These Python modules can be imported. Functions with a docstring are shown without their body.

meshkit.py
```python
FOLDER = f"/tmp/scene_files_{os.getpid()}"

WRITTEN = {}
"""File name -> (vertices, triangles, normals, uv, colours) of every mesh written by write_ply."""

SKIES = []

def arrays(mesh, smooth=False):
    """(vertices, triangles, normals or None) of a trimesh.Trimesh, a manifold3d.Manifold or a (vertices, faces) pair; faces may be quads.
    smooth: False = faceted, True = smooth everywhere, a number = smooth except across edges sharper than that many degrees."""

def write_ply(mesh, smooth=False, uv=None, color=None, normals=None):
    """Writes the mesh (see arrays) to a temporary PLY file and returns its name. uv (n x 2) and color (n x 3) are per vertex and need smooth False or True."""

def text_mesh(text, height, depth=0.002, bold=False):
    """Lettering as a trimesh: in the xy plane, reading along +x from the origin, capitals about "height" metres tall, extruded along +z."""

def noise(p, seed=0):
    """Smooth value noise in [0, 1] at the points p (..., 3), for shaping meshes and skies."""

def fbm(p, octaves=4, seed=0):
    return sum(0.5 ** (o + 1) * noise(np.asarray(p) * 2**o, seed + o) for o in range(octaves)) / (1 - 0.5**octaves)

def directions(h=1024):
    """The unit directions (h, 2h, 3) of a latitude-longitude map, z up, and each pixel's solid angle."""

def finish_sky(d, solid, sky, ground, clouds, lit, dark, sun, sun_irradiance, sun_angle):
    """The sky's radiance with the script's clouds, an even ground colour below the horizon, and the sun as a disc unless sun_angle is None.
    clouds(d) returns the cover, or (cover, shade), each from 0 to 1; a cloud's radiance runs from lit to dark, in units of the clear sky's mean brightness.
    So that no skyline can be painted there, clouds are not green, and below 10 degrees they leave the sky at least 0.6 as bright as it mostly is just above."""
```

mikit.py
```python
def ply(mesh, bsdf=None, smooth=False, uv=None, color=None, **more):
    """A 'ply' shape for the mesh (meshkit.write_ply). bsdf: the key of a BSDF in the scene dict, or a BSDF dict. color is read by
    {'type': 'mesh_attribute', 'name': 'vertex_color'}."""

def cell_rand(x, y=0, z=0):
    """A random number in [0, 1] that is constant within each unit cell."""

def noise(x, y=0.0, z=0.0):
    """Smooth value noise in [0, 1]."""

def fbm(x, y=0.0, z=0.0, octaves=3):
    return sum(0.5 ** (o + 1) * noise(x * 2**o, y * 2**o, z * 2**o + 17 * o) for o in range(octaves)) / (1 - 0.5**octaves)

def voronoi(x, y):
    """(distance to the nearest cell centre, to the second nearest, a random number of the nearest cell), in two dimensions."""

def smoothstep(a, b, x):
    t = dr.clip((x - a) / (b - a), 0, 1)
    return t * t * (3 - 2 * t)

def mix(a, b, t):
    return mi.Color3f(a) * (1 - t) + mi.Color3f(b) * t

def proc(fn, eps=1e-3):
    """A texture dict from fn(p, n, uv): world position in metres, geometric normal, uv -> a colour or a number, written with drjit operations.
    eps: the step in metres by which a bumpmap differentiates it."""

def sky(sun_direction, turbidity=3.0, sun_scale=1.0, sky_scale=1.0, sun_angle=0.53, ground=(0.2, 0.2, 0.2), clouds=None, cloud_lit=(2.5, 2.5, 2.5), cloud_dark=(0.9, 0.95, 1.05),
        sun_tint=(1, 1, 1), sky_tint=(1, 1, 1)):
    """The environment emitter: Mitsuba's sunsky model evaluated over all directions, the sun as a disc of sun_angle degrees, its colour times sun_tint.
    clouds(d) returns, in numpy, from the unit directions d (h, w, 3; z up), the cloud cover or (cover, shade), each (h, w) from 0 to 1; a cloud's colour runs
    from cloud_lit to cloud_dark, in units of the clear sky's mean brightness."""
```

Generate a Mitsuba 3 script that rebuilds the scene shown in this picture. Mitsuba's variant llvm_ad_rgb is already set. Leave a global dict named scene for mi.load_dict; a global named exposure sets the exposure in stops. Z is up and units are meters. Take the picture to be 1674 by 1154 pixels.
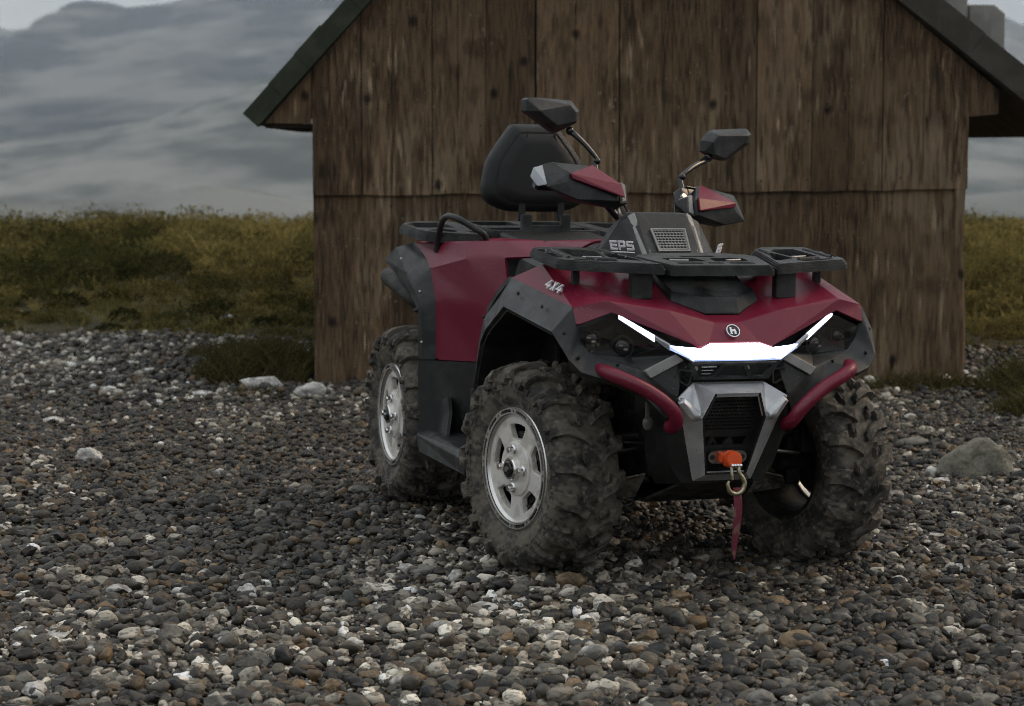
import math
import numpy as np, trimesh, drjit as dr
import mitsuba as mi
import mikit, meshkit
from mikit import proc, noise, fbm, voronoi, smoothstep, mix, cell_rand
from shapely.geometry import Polygon, Point, box as sbox, LineString
from shapely import affinity, union_all

T = mi.ScalarTransform4f
scene, labels = {}, {}
rng = np.random.default_rng(7)

# ------------------------------------------------------------------ camera, sky, exposure
CAM_H, PITCH = 1.332, 0.0962
scene['haze_medium'] = {'type': 'homogeneous', 'albedo': {'type': 'rgb', 'value': [.93, .95, .97]},
                        'sigma_t': {'type': 'rgb', 'value': [.000058, .000068, .000080]}}
scene['camera'] = {'type': 'thinlens', 'fov': 26.65, 'fov_axis': 'x', 'aperture_radius': 0.0072, 'focus_distance': 6.45,
                   'near_clip': 0.05, 'far_clip': 20000.0, 'medium': {'type': 'ref', 'id': 'haze_medium'},
                   'to_world': T().look_at(origin=[0, 0, CAM_H], target=[0, math.cos(PITCH), CAM_H - math.sin(PITCH)], up=[0, 0, 1])}


def clouds(d):
    az = np.arctan2(d[..., 0], d[..., 1])
    p = np.stack([d[..., 0] * 3, d[..., 1] * 3, d[..., 2] * 9], -1)
    n = meshkit.fbm(p + 5, 5, 3)
    return np.ones(n.shape), np.clip((n - .36) * 1.5 + .95 * (1 - np.clip(d[..., 2], 0, 1)) ** 2 - .30, 0, 1)


scene['sky'] = mikit.sky((0.78, 0.30, 0.62), turbidity=4, sun_scale=0.3, sun_angle=26, clouds=clouds,
                         cloud_lit=(3.12, 3.3, 3.45), cloud_dark=(.94, 1.11, 1.29), sun_tint=(1.0, .91, .80), ground=(.12, .115, .10))
exposure = 1.74


# ------------------------------------------------------------------ materials
def rgb(*c):
    return {'type': 'rgb', 'value': list(c)}


def mat(name, base, rough=.5, two=True, bump=None, bump_scale=1., **k):
    b = {'type': 'principled', 'base_color': base if isinstance(base, dict) else rgb(*base), 'roughness': rough, **k}
    if bump is not None:
        b = {'type': 'bumpmap', 'arbitrary': bump, 'scale': bump_scale, 'bsdf': b}
    scene[name] = {'type': 'twosided', 'bsdf': b} if two else b


def scuffed(c0, c1, s=14.):
    def f(p, n, uv):
        w = fbm(p.x * s, p.y * s, p.z * s, 4)
        st = noise(p.x * 60 + w * 6, p.y * 60, p.z * 9)
        d = smoothstep(.80, .84, noise(p.x * 210, p.y * 210, p.z * 210)) * smoothstep(.52, .62, w)
        return mix(mix(c0, c1, dr.clip(smoothstep(.40, .68, w) * .75 + .3 * smoothstep(.6, .85, st), 0, 1)), (.10, .09, .075), d * .45)
    return proc(f)


def rough_tex(a, b, s):
    return proc(lambda p, n, uv: a + (b - a) * fbm(p.x * s, p.y * s, p.z * s, 3))


mat('red_paint', proc(lambda p, n, uv: mix((.130, .0070, .024), (.165, .022, .038),
    smoothstep(.74, .80, noise(p.x * 160, p.y * 160, p.z * 160)) * smoothstep(.5, .62, fbm(p.x * 9, p.y * 9, p.z * 9, 3)))),
    rough_tex(.30, .44, 12.), specular=.16, clearcoat=.9, clearcoat_gloss=.95)
mat('black_plastic', scuffed((.012, .0125, .0125), (.034, .035, .035)), rough_tex(.38, .56, 18.), specular=.36)
mat('dark_plastic', scuffed((.008, .008, .008), (.017, .017, .016)), .5, specular=.4)
mat('dark_metal', scuffed((.010, .0095, .009), (.035, .031, .026), 22.), .6, specular=.3)
mat('gloss_black', (.008, .008, .009), .12, specular=.5)
mat('vinyl', (.009, .009, .009), rough_tex(.46, .58, 30.), specular=.28,
    bump=proc(lambda p, n, uv: .0004 * noise(p.x * 500, p.y * 500, p.z * 500)))
mat('silver_plastic', scuffed((.36, .365, .375), (.46, .465, .47), 20.), .34, metallic=.55, specular=.5)
mat('grey_plastic', scuffed((.20, .20, .195), (.27, .265, .25), 20.), .45, specular=.4)
mat('pale_plastic', (.33, .35, .37), .4)


def alloy(p, n, uv):
    return mix((.66, .63, .58), (.50, .47, .42), smoothstep(.46, .70, fbm(p.x * 26, p.y * 26, p.z * 26, 4)))


mat('alloy', proc(alloy), rough_tex(.42, .54, 40.), metallic=.35, specular=.6)
mat('alloy_polished', (.66, .65, .63), .26, metallic=.85)
mat('steel', (.42, .41, .39), .28, metallic=1.0)
mat('zinc', scuffed((.40, .36, .24), (.20, .17, .10), 60.), .35, metallic=.9)
mat('chrome', (.75, .75, .76), .08, metallic=1.0)


def mud(p, n, uv):
    a = fbm(p.x * 17, p.y * 17, p.z * 17, 4)
    b = fbm(p.x * 75 + 4, p.y * 75, p.z * 75, 3)
    m = smoothstep(.36, .64, a * .62 + b * .40)
    c = mix((.028, .0265, .024), (.108, .095, .074), m)
    return mix(c, (.17, .152, .12), smoothstep(.64, .76, b) * .5)


mat('tyre_rubber', proc(mud), .72, specular=.3,
    bump=proc(lambda p, n, uv: .0035 * fbm(p.x * 90, p.y * 90, p.z * 90, 3)))
mat('orange_rubber', (.62, .075, .012), .45)
mat('strap_web', proc(lambda p, n, uv: mix((.115, .012, .028), (.15, .075, .06),
    smoothstep(.5, .7, fbm(p.x * 90, p.y * 90, p.z * 40, 3)))), .8)
mat('emblem_silver', (.62, .62, .63), .4, metallic=.3)
mat('white_decal', (.72, .73, .75), .35)
mat('amber_lens', (.10, .095, .085), .2)
scene['clear_lens'] = {'type': 'thindielectric', 'int_ior': 1.5}
mat('lens_grey', (.28, .30, .33), .15)
mat('mirror_glass', (.8, .8, .82), .03, metallic=1.0)


def wood_tone(p, tone, r):
    w = fbm(p.x * 3.1 + r * 9, p.y * 3, p.z * .8, 3)
    g = fbm(p.x * 34 + r * 40 + w * 2.4, r * 7, p.z * 3.0, 5)
    fine = fbm(p.x * 210 + w * 5, r * 31, p.z * 11., 3)
    big = fbm(p.x * 2.2 + 4, 2., p.z * 1.3, 4)
    col = mix((.0185, .0115, .0063), (.128, .083, .047), dr.clip(smoothstep(.30, .70, g * .38 + fine * .44 + big * .26) , 0, 1))
    blot = fbm(p.x * 17 + 20 + 2 * w, p.y, p.z * 7.5, 4)
    col = mix(col, (.012, .009, .0065), smoothstep(.50, .76, blot) * .42)
    pale = smoothstep(.60, .82, fbm(p.x * 50 + 8, r * 5, p.z * 4.5, 3)) * smoothstep(.42, .62, fbm(p.x * 3 + 2, 1., p.z * 1.7 + 9, 3))
    col = mix(col, (.34, .255, .165), pale * (.45 + .55 * fine))
    bl = smoothstep(.52, .72, fbm(p.x * 1.7 + 11, 4., p.z * .9 + 3, 3)) * smoothstep(.42, .62, fbm(p.x * 60 + 3, 5., p.z * 5., 3))
    col = mix(col, (.29, .22, .145), bl * .34)
    kx, kz, kr = voronoi(p.x * 2.7 + 9, p.z * 2.1)
    knot = smoothstep(.13, .05, kx + .06 * fine) * smoothstep(.55, .6, kr)
    col = mix(col, (.008, .006, .005), knot * .9)
    spk = smoothstep(.72, .84, fbm(p.x * 75, 3., p.z * 26, 2)) * smoothstep(.50, .66, fbm(p.x * 5, 7., p.z * 5, 3))
    return tone * mix(col, (.21, .17, .125), spk * .45)


def wood(p, n, uv):
    return wood_tone(p, 1., .35)


def wood_dark(p, n, uv):
    return wood_tone(p, .74, .8)


def wood_pale(p, n, uv):
    return wood_tone(p, 1.22, .1)


WOOD_BUMP = proc(lambda p, n, uv: .004 * fbm(p.x * 120 + 3 * fbm(p.x * 3, 0., p.z, 2), 2., p.z * 4, 3), 2e-3)
for nm_, fn_ in (('wood', wood), ('wood_dark', wood_dark), ('wood_pale', wood_pale)):
    mat(nm_, proc(fn_), .85, specular=.2, bump=WOOD_BUMP)
mat('wood_end', (.03, .022, .015), .9)
mat('roof_green', scuffed((.020, .025, .014), (.036, .041, .024), 9.), .7, specular=.3)
mat('roof_grey', scuffed((.040, .036, .028), (.060, .054, .043), 9.), .75, specular=.3)
mat('chimney_grey', scuffed((.17, .165, .15), (.24, .23, .21), 6.), .8)
VC = {'type': 'mesh_attribute', 'name': 'vertex_color'}
scene['pebble'] = {'type': 'twosided', 'bsdf': {'type': 'bumpmap', 'scale': 1.0,
    'arbitrary': proc(lambda p, n, uv: .0022 * fbm(p.x * 110, p.y * 110, p.z * 110, 3)),
    'bsdf': {'type': 'blendbsdf', 'weight': proc(lambda p, n, uv: .75 * smoothstep(.50, .66, fbm(p.x * 75, p.y * 75, p.z * 140, 4))),
             'bsdf1': {'type': 'principled', 'base_color': VC, 'roughness': .55, 'specular': .4},
             'bsdf2': {'type': 'principled', 'base_color': rgb(.045, .038, .028), 'roughness': .6, 'specular': .4}}}}


def rock_col(p, n, uv):
    a = fbm(p.x * 30, p.y * 30, p.z * 34, 4)
    b = fbm(p.x * 110, p.y * 110, p.z * 110, 3)
    return .55 + .9 * a * (.5 + b)


def rock_mat(name, c0, c1, rough=.7):
    def f(p, n, uv):
        a = fbm(p.x * 22, p.y * 22, p.z * 30, 4)
        b = fbm(p.x * 120, p.y * 120, p.z * 120, 3)
        return mix(c0, c1, smoothstep(.32, .68, a * .6 + b * .42))
    mat(name, proc(f), rough, specular=.35, bump=proc(lambda p, n, uv: .004 * fbm(p.x * 70, p.y * 70, p.z * 70, 3)))


rock_mat('stone_pale', (.17, .16, .14), (.50, .49, .46))
rock_mat('stone_grey', (.045, .043, .037), (.155, .148, .128))
rock_mat('stone_dark', (.014, .0135, .012), (.05, .047, .041))
rock_mat('stone_tan', (.06, .042, .024), (.19, .135, .078))
rock_mat('stone_mossy', (.075, .071, .055), (.185, .175, .140), .85)


def ground_col(p, n, uv):
    d1, d2, r = voronoi(p.x * 44, p.y * 44)
    c = mix((.026, .0245, .0215), (.078, .072, .060), r * .6 + .4 * noise(p.x * 300, p.y * 300, 0.))
    soil = mix((.014, .013, .006), (.050, .043, .016), fbm(p.x * 1.3, p.y * 1.3, 0., 4))
    edge = p.y + 1.6 * fbm(p.x * .8, p.y * .8, 3., 3) + .22 * p.x
    return mix(c, soil, smoothstep(14.6, 15.6, edge))


mat('ground_mat', proc(ground_col), .9, specular=.2)
mat('hill_near', proc(lambda p, n, uv: mix((.050, .058, .057), (.145, .150, .143), smoothstep(.3, .7, fbm(p.x * .012, p.y * .004, p.z * .05, 5)))), .95, specular=.1)
mat('hill_far', proc(lambda p, n, uv: mix((.016, .020, .021), (.105, .108, .108), smoothstep(.40, .66, fbm(p.x * .0035, p.y * .002, p.z * .010, 5)))), .95, specular=.1)
LEAF = {'type': 'principledthin', 'base_color': VC, 'roughness': .6, 'diff_trans': .7, 'eta': 1.3}
scene['blade'] = LEAF


# ------------------------------------------------------------------ helpers
def add(key, mesh, bsdf, smooth=35, color=None, to_world=None, **k):
    if key in scene:
        n = 1
        while f'{key}_{n:03d}' in scene:
            n += 1
        key = f'{key}_{n:03d}'
    d = mikit.ply(mesh, bsdf, smooth=smooth, color=color, **k)
    if to_world is not None:
        d['to_world'] = to_world
    scene[key] = d
    return key


def tag(key, label=None, category=None, group=None, kind=None):
    e = labels.setdefault(key, {})
    for a, b in (('label', label), ('category', category), ('group', group), ('kind', kind)):
        if b:
            e[a] = b


def cat(*ms):
    return trimesh.util.concatenate([m for m in ms if m is not None])


def mir(m):
    m = m.copy()
    v = m.vertices * [1, -1, 1]
    return trimesh.Trimesh(v, m.faces[:, ::-1], process=False)


def rhull(pts, r=.004):
    s = trimesh.creation.icosphere(1, r).vertices
    pts = np.asarray(pts, float)
    return trimesh.Trimesh((pts[:, None] + s[None]).reshape(-1, 3)).convex_hull


def rbox(c, size, r=.004, R=None):
    h = np.array(size) / 2 - r
    pts = np.array([[x, y, z] for x in (-1, 1) for y in (-1, 1) for z in (-1, 1)]) * h
    if R is not None:
        pts = pts @ np.asarray(R).T
    return rhull(pts + np.asarray(c), r)


def spline(P, n=12):
    P = np.asarray(P, float)
    Q = np.vstack([2 * P[0] - P[1], P, 2 * P[-1] - P[-2]])
    out = []
    for i in range(len(P) - 1):
        a, b, c, d = Q[i:i + 4]
        for t in np.linspace(0, 1, n, endpoint=False):
            out.append(.5 * (2 * b + (c - a) * t + (2 * a - 5 * b + 4 * c - d) * t * t + (3 * b - a - 3 * c + d) * t ** 3))
    return np.array(out + [P[-1]])


def tube(P, r, sides=14, n=10, smooth=True, sq=1.0):
    P = spline(P, n) if smooth and len(P) > 2 else np.asarray(P, float)
    t = np.gradient(P, axis=0)
    t /= np.linalg.norm(t, axis=1, keepdims=True)
    u = np.cross(t[0], [0.13, 0.2, 1.0] if abs(t[0][2]) < .9 else [1, 0, 0])
    rings, r = [], np.broadcast_to(r, (len(P),))
    ang = np.arange(sides) * 2 * np.pi / sides
    for i in range(len(P)):
        u = u - t[i] * (u @ t[i])
        u /= np.linalg.norm(u)
        w = np.cross(t[i], u)
        rings.append(P[i] + r[i] * (np.cos(ang)[:, None] * u + sq * np.sin(ang)[:, None] * w))
    V = np.vstack(rings + [P[0][None], P[-1][None]])
    F = []
    m = len(P)
    for i in range(m - 1):
        for j in range(sides):
            a, b = i * sides + j, i * sides + (j + 1) % sides
            F += [[a, b, b + sides], [a, b + sides, a + sides]]
    for j in range(sides):
        F += [[m * sides, (j + 1) % sides, j], [m * sides + 1, (m - 1) * sides + j, (m - 1) * sides + (j + 1) % sides]]
    return trimesh.Trimesh(V, F, process=False)


def frame(o, x, y):
    """matrix with columns ex, ey, ez and origin o: ex along x, ey the part of y across it"""
    x = np.array(x, float) / np.linalg.norm(x)
    y = np.array(y, float)
    y = y - x * (x @ y)
    y /= np.linalg.norm(y)
    M = np.eye(4)
    M[:3, 0], M[:3, 1], M[:3, 2], M[:3, 3] = x, y, np.cross(x, y), o
    return M


def plate(poly, M, th):
    """polygon (or several) of the plane's own x, y, its top on the plane and th deep"""
    gs = getattr(poly, 'geoms', [poly])
    m = cat(*[trimesh.creation.extrude_polygon(g, th, engine='earcut') for g in gs if g.area > 1e-8])
    m.apply_translation([0, 0, -th])
    m.apply_transform(M)
    return m


def shell(polys, th=.006, h=.014, it=5, centre=(-.4, 0, .55), bulge=None):
    V, F, idx = [], [], {}

    def vid(p):
        k = tuple(np.round(p, 4))
        if k not in idx:
            idx[k] = len(V)
            V.append(k)
        return idx[k]
    for P in polys:
        ids = [vid(p) for p in P]
        for i in range(1, len(ids) - 1):
            F.append([ids[0], ids[i], ids[i + 1]])
    m = trimesh.Trimesh(np.array(V, float), F, process=False)
    trimesh.repair.fix_winding(m)
    if ((m.triangles_center - centre) * m.face_normals * m.area_faces[:, None]).sum() < 0:
        m.invert()
    m = m.subdivide_to_size(h, max_iter=12)
    m.merge_vertices(digits_vertex=6)
    v = m.vertices.copy()
    e = m.edges_sorted
    u, cnt = np.unique(e, axis=0, return_counts=True)
    be = u[cnt == 1]
    onb = np.zeros(len(v), bool)
    onb[be.ravel()] = True
    import scipy.sparse as sp
    def lap(edges):
        i, j = np.r_[edges[:, 0], edges[:, 1]], np.r_[edges[:, 1], edges[:, 0]]
        A = sp.csr_matrix((np.ones(len(i)), (i, j)), shape=(len(v), len(v)))
        return A, np.maximum(np.asarray(A.sum(1)).ravel(), 1)
    A, dg = lap(u)
    B, db = lap(be)
    for k in range(it):
        vi = (A @ v) / dg[:, None]
        vb = (B @ v) / db[:, None]
        v[~onb] += .6 * (vi - v)[~onb]
        if k < 2:
            v[onb] += .35 * (vb - v)[onb]
    m = trimesh.Trimesh(v, m.faces, process=False)
    n = m.vertex_normals
    v2 = v - n * th
    N = len(v)
    F = [m.faces, m.faces[:, ::-1] + N]
    ed, fc = m.edges, {}
    keyset = set(map(tuple, be.tolist()))
    w = [[a, b] for a, b in ed.tolist() if (min(a, b), max(a, b)) in keyset]
    w = np.array(w)
    F += [np.c_[w[:, 1], w[:, 0], w[:, 0] + N], np.c_[w[:, 1], w[:, 0] + N, w[:, 1] + N]]
    return trimesh.Trimesh(np.vstack([v, v2]), np.vstack(F), process=False)


def lathe(prof, n=64):
    """profile [(r, y)] turned about the y axis"""
    prof = np.asarray(prof, float)
    a = np.arange(n) * 2 * np.pi / n
    V = np.stack([prof[None, :, 0] * np.cos(a)[:, None], np.broadcast_to(prof[None, :, 1], (n, len(prof))), prof[None, :, 0] * np.sin(a)[:, None]], -1)
    m, F = len(prof), []
    for i in range(n):
        for j in range(m - 1):
            p, q = i * m + j, ((i + 1) % n) * m + j
            F += [[p, p + 1, q + 1], [p, q + 1, q]]
    t = trimesh.Trimesh(V.reshape(-1, 3), F, process=False)
    return t


def cyl(a, b, r, n=16):
    return trimesh.creation.cylinder(r, segment=[a, b], sections=n)


def mirp(P):
    return [(x, -y, z) for x, y, z in P]


# ------------------------------------------------------------------ ground, hills, haze
def zground(x, y):
    x, y = np.asarray(x, float), np.asarray(y, float)
    z = .035 * (meshkit.fbm(np.stack([x * .9, y * .9, x * 0], -1), 3, 4) - .5)
    near = np.clip((8.6 - np.hypot(x - .5, (y - 7.0) * .8)) / 3, 0, 1)
    z = z * (1 - .75 * np.clip((3.2 - np.hypot(x - .4, y - 7.2)) / 1.2, 0, 1))
    rise = np.clip((y + .25 * x - 14.6) / 6.5, 0, 1)
    z = z + (.31 - .022 * np.clip(y - 22, 0, 12)) * rise * rise * (3 - 2 * rise) + rise * .20 * (meshkit.fbm(np.stack([x * .35, y * .3, x * 0], -1), 3, 9) - .5)
    drop = np.clip((y - 27) / 260, 0, 1)
    return z - 62 * drop * drop * (2 - drop)


def grid(x, y, zf):
    X, Y = np.meshgrid(x, y)
    Z = zf(X, Y)
    n, m = X.shape
    i = np.arange((n - 1) * (m - 1))
    a = (i // (m - 1)) * m + i % (m - 1)
    V = np.stack([X, Y, Z], -1).reshape(-1, 3)
    return trimesh.Trimesh(V, np.vstack([np.c_[a, a + 1, a + m + 1], np.c_[a, a + m + 1, a + m]]), process=False)


xs = np.concatenate([-np.geomspace(14, 9000, 26)[::-1], np.linspace(-13, 13, 131), np.geomspace(14, 9000, 26)])
ys = np.concatenate([-np.geomspace(4, 9000, 18)[::-1], np.linspace(-3, 45, 241), np.geomspace(46, 9000, 40)])
add('ground', grid(xs, ys, zground), 'ground_mat', smooth=True)
tag('ground', 'dark pebbly ground under the vehicle, turning to soil under the grass', kind='structure')


def ridge_mesh(D, depth, prof, seed, amp, base=-74):
    """hill range: crest heights prof(x) at distance D, sloping down towards the viewer over depth metres"""
    x = np.linspace(-D * .55, D * .55, 260)
    t = np.linspace(0, 1, 70)
    X, Tt = np.meshgrid(x, t)
    Y = D - depth * (1 - Tt)
    Y = np.where(Tt > .85, D + depth * .3 * (Tt - .85) / .15, D - depth * (1 - Tt / .85))
    crest = prof(X)
    up = np.where(Tt < .85, (Tt / .85) ** 1.25, 1 - .5 * (Tt - .85) / .15)
    n = meshkit.fbm(np.stack([X / (D * .035), Y / (D * .035), X * 0], -1), 5, seed) - .5
    Z = base + (crest - base) * up + amp * n * up
    n_, m = X.shape
    i = np.arange((n_ - 1) * (m - 1))
    a = (i // (m - 1)) * m + i % (m - 1)
    V = np.stack([X, Y, Z], -1).reshape(-1, 3)
    return trimesh.Trimesh(V, np.vstack([np.c_[a, a + 1, a + m + 1], np.c_[a, a + m + 1, a + m]]), process=False)


def interp(D, pts, tail=60):
    f, hz = 3533.5, 236
    px = np.array(pts, float)
    return lambda X: CAM_H + np.interp(X, (px[:, 0] - 837) / f * D, (hz - px[:, 1]) / f * D)


add('hill', ridge_mesh(900, 500, interp(900, [(-4000, 300), (-200, 318), (120, 326), (230, 322), (300, 306), (345, 300), (400, 308), (520, 330), (900, 320), (1500, 325), (1700, 300), (6000, 290)]), 3, 3.0), 'hill_near', smooth=True)
add('hill_001', ridge_mesh(2600, 1500, interp(2600, [(-4000, 180), (-200, 265), (0, 238), (160, 215), (250, 196), (330, 165), (440, 124), (560, 90), (900, 100), (1400, 190), (1600, 215), (1700, 205), (6000, 150)]), 5, 14), 'hill_near', smooth=True)
add('mountain', ridge_mesh(6000, 3000, interp(6000, [(-5000, -60), (-300, 20), (-60, 30), (0, 38), (30, 51), (42, 40), (61, 52), (88, 45), (103, 22), (118, 9), (150, 3), (190, 10), (215, 18), (260, 8), (330, -8), (420, -25), (900, -90), (1400, -30), (1580, 8), (1615, 22), (1650, 38), (1674, 34), (1720, 18), (6000, -80)]), 11, 40), 'hill_far', smooth=True)
tag('hill', 'low rounded misty hill just beyond the grass', kind='structure')
tag('hill_001', 'grey green hillside rising to the right behind the low hill', kind='structure')
tag('mountain', 'dark jagged mountain fading into the mist', kind='structure')
scene['haze'] = {'type': 'cube', 'to_world': T().translate([0, 0, 330]) @ T().scale([9500, 9500, 420]), 'bsdf': {'type': 'null'},
                 'interior': {'type': 'ref', 'id': 'haze_medium'}}
tag('haze', 'pale mist between the ground and the mountains', kind='stuff')

# ------------------------------------------------------------------ wooden hut
HO, HY = np.array([-1.100, 11.99, 0.0]), math.atan2(.19, 3.678)
HM = np.eye(4)
HM[:3, 0], HM[:3, 1], HM[:3, 3] = [math.cos(HY), math.sin(HY), 0], [-math.sin(HY), math.cos(HY), 0], HO
tilt = .0082
HT = np.eye(4); HT[2, 0] = 0
HM = HM @ np.array([[1, 0, tilt * 0, 0], [0, 1, 0, 0], [tilt, 0, 1, 0], [0, 0, 0, 1.0]])
HW, EZ, DEPTH = 3.655, 1.415, 4.6      # width, eave height, house depth
# outline of the gable front in the wall's own x, z: box eaves, unequal slopes, ridge above the frame
AX, AZ = 1.56, 3.49
LX, RX = -.262, 3.825
gable = Polygon([(LX, EZ + .035), (LX - .0, EZ + .035), (AX, AZ), (RX, EZ + .185), (RX, EZ + .055), (HW - .0, EZ + .04), (HW, EZ + .02), (0, EZ + .03)])
HUT = 'wooden_hut'
tag(HUT, 'old dark timber hut with green edged roof standing behind the quad bike', 'hut')
FM = HM @ np.array([[1, 0, 0, 0], [0, 0, -1, 0], [0, 1, 0, 0], [0, 0, 0, 1.0]])   # local (x, z, -y): plate top faces the viewer


def board(poly, proud, th=.025):
    M = FM.copy()
    M[:3, 3] = M[:3, 3] + FM[:3, 2] * proud
    c = poly.buffer(-.002)
    m1, m2 = plate(poly, M, th), None
    if not c.is_empty:
        M2 = M.copy()
        M2[:3, 3] = M[:3, 3] + FM[:3, 2] * .0015
        m2 = plate(c, M2, th)
    return cat(m1, m2)


def wavy(x0, x1, z, seed):
    x = np.linspace(x0, x1, 7)
    return [(a, z + .009 * (float(meshkit.fbm(np.array([[a * 5, seed, 0.]]), 3, 2)[0]) - .5) * 2) for a in x]


seam = 1.062
JO = {1.23: .006, 1.695: .004, .27: .003, 2.46: .003, .66: .0025, 3.17: .003}      # half widths of the wider joints
WV = ('wood', 'wood_dark', 'wood_pale')
ux = [LX, -.004, .095, .27, .44, .66, .80, .955, 1.23, 1.45, 1.695, 1.99, 2.26, 2.46, 2.77, 2.98, 3.17, 3.40, HW + .006, RX]
for a, b in zip(ux[:-1], ux[1:]):
    ga, gb = JO.get(a, .0012), JO.get(b, .0012)
    p = Polygon(wavy(a + ga, b - gb, seam - .012, 1) + [(b - gb, 4), (a + ga, 4)])
    if b <= .0 or a >= HW:
        p = sbox(a + .002, EZ - .2, b - .002, 4).intersection(gable)
    else:
        lo = sbox(max(a, .0), 0, min(b, HW), EZ + .1)
        p = p.intersection(gable.union(sbox(0.0, 0, HW, EZ + .1)))
    add(f'{HUT}__gable_wall__board', board(p, .030 + .003 * rng.random()), WV[int(rng.choice(3, p=(.5, .22, .28)))], smooth=False)
lx = [0.0, .22, .43, .58, .83, 1.06, 1.24, 1.52, 1.70, 1.96, 2.21, 2.43, 2.71, 2.90, 3.13, 3.36, 3.50, 3.60]
for a, b in zip(lx[:-1], lx[1:]):
    add(f'{HUT}__gable_wall__board', board(sbox(a + .0006, -.12, b - .0006, seam + .05), .003 + .003 * rng.random()), WV[int(rng.choice(3, p=(.45, .40, .15)))], smooth=False)
core = cat(plate(sbox(.02, -.15, HW - .02, EZ + .03).union(gable.buffer(-.03)).union(sbox(.04, EZ - .1, HW - .04, EZ + .25).intersection(gable.union(sbox(0, 0, HW, EZ + .1)))), FM, .06))
add(f'{HUT}__gable_wall', core, 'wood_end', smooth=False)
# round corner post at the right
zz = np.linspace(-.15, EZ + .03, 22)
post = tube(np.c_[3.622 + .007 * np.sin(zz * 4 + 1), zz * 0 + .005, zz], .036 + .004 * np.sin(zz * 7), 12, smooth=False)
post.apply_transform(HM)
add(f'{HUT}__corner_post', post, 'wood')
for zr_, xs_ in ((.98, np.arange(.12, 3.5, .31)), (1.115, np.arange(.05, 3.6, .27)), (1.44, np.arange(.2, 3.5, .36))):
    for x_ in xs_:
        n_h = trimesh.creation.cylinder(.0055, .004, sections=8)
        n_h.apply_transform(HM @ frame((x_ + rng.normal(0, .02), -.0405 if zr_ > 1.05 else -.0105, zr_ + rng.normal(0, .006)), (1, 0, 0), (0, 0, 1)))
        add(f'{HUT}__gable_wall__nail', n_h, 'wood_end', smooth=30)
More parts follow.
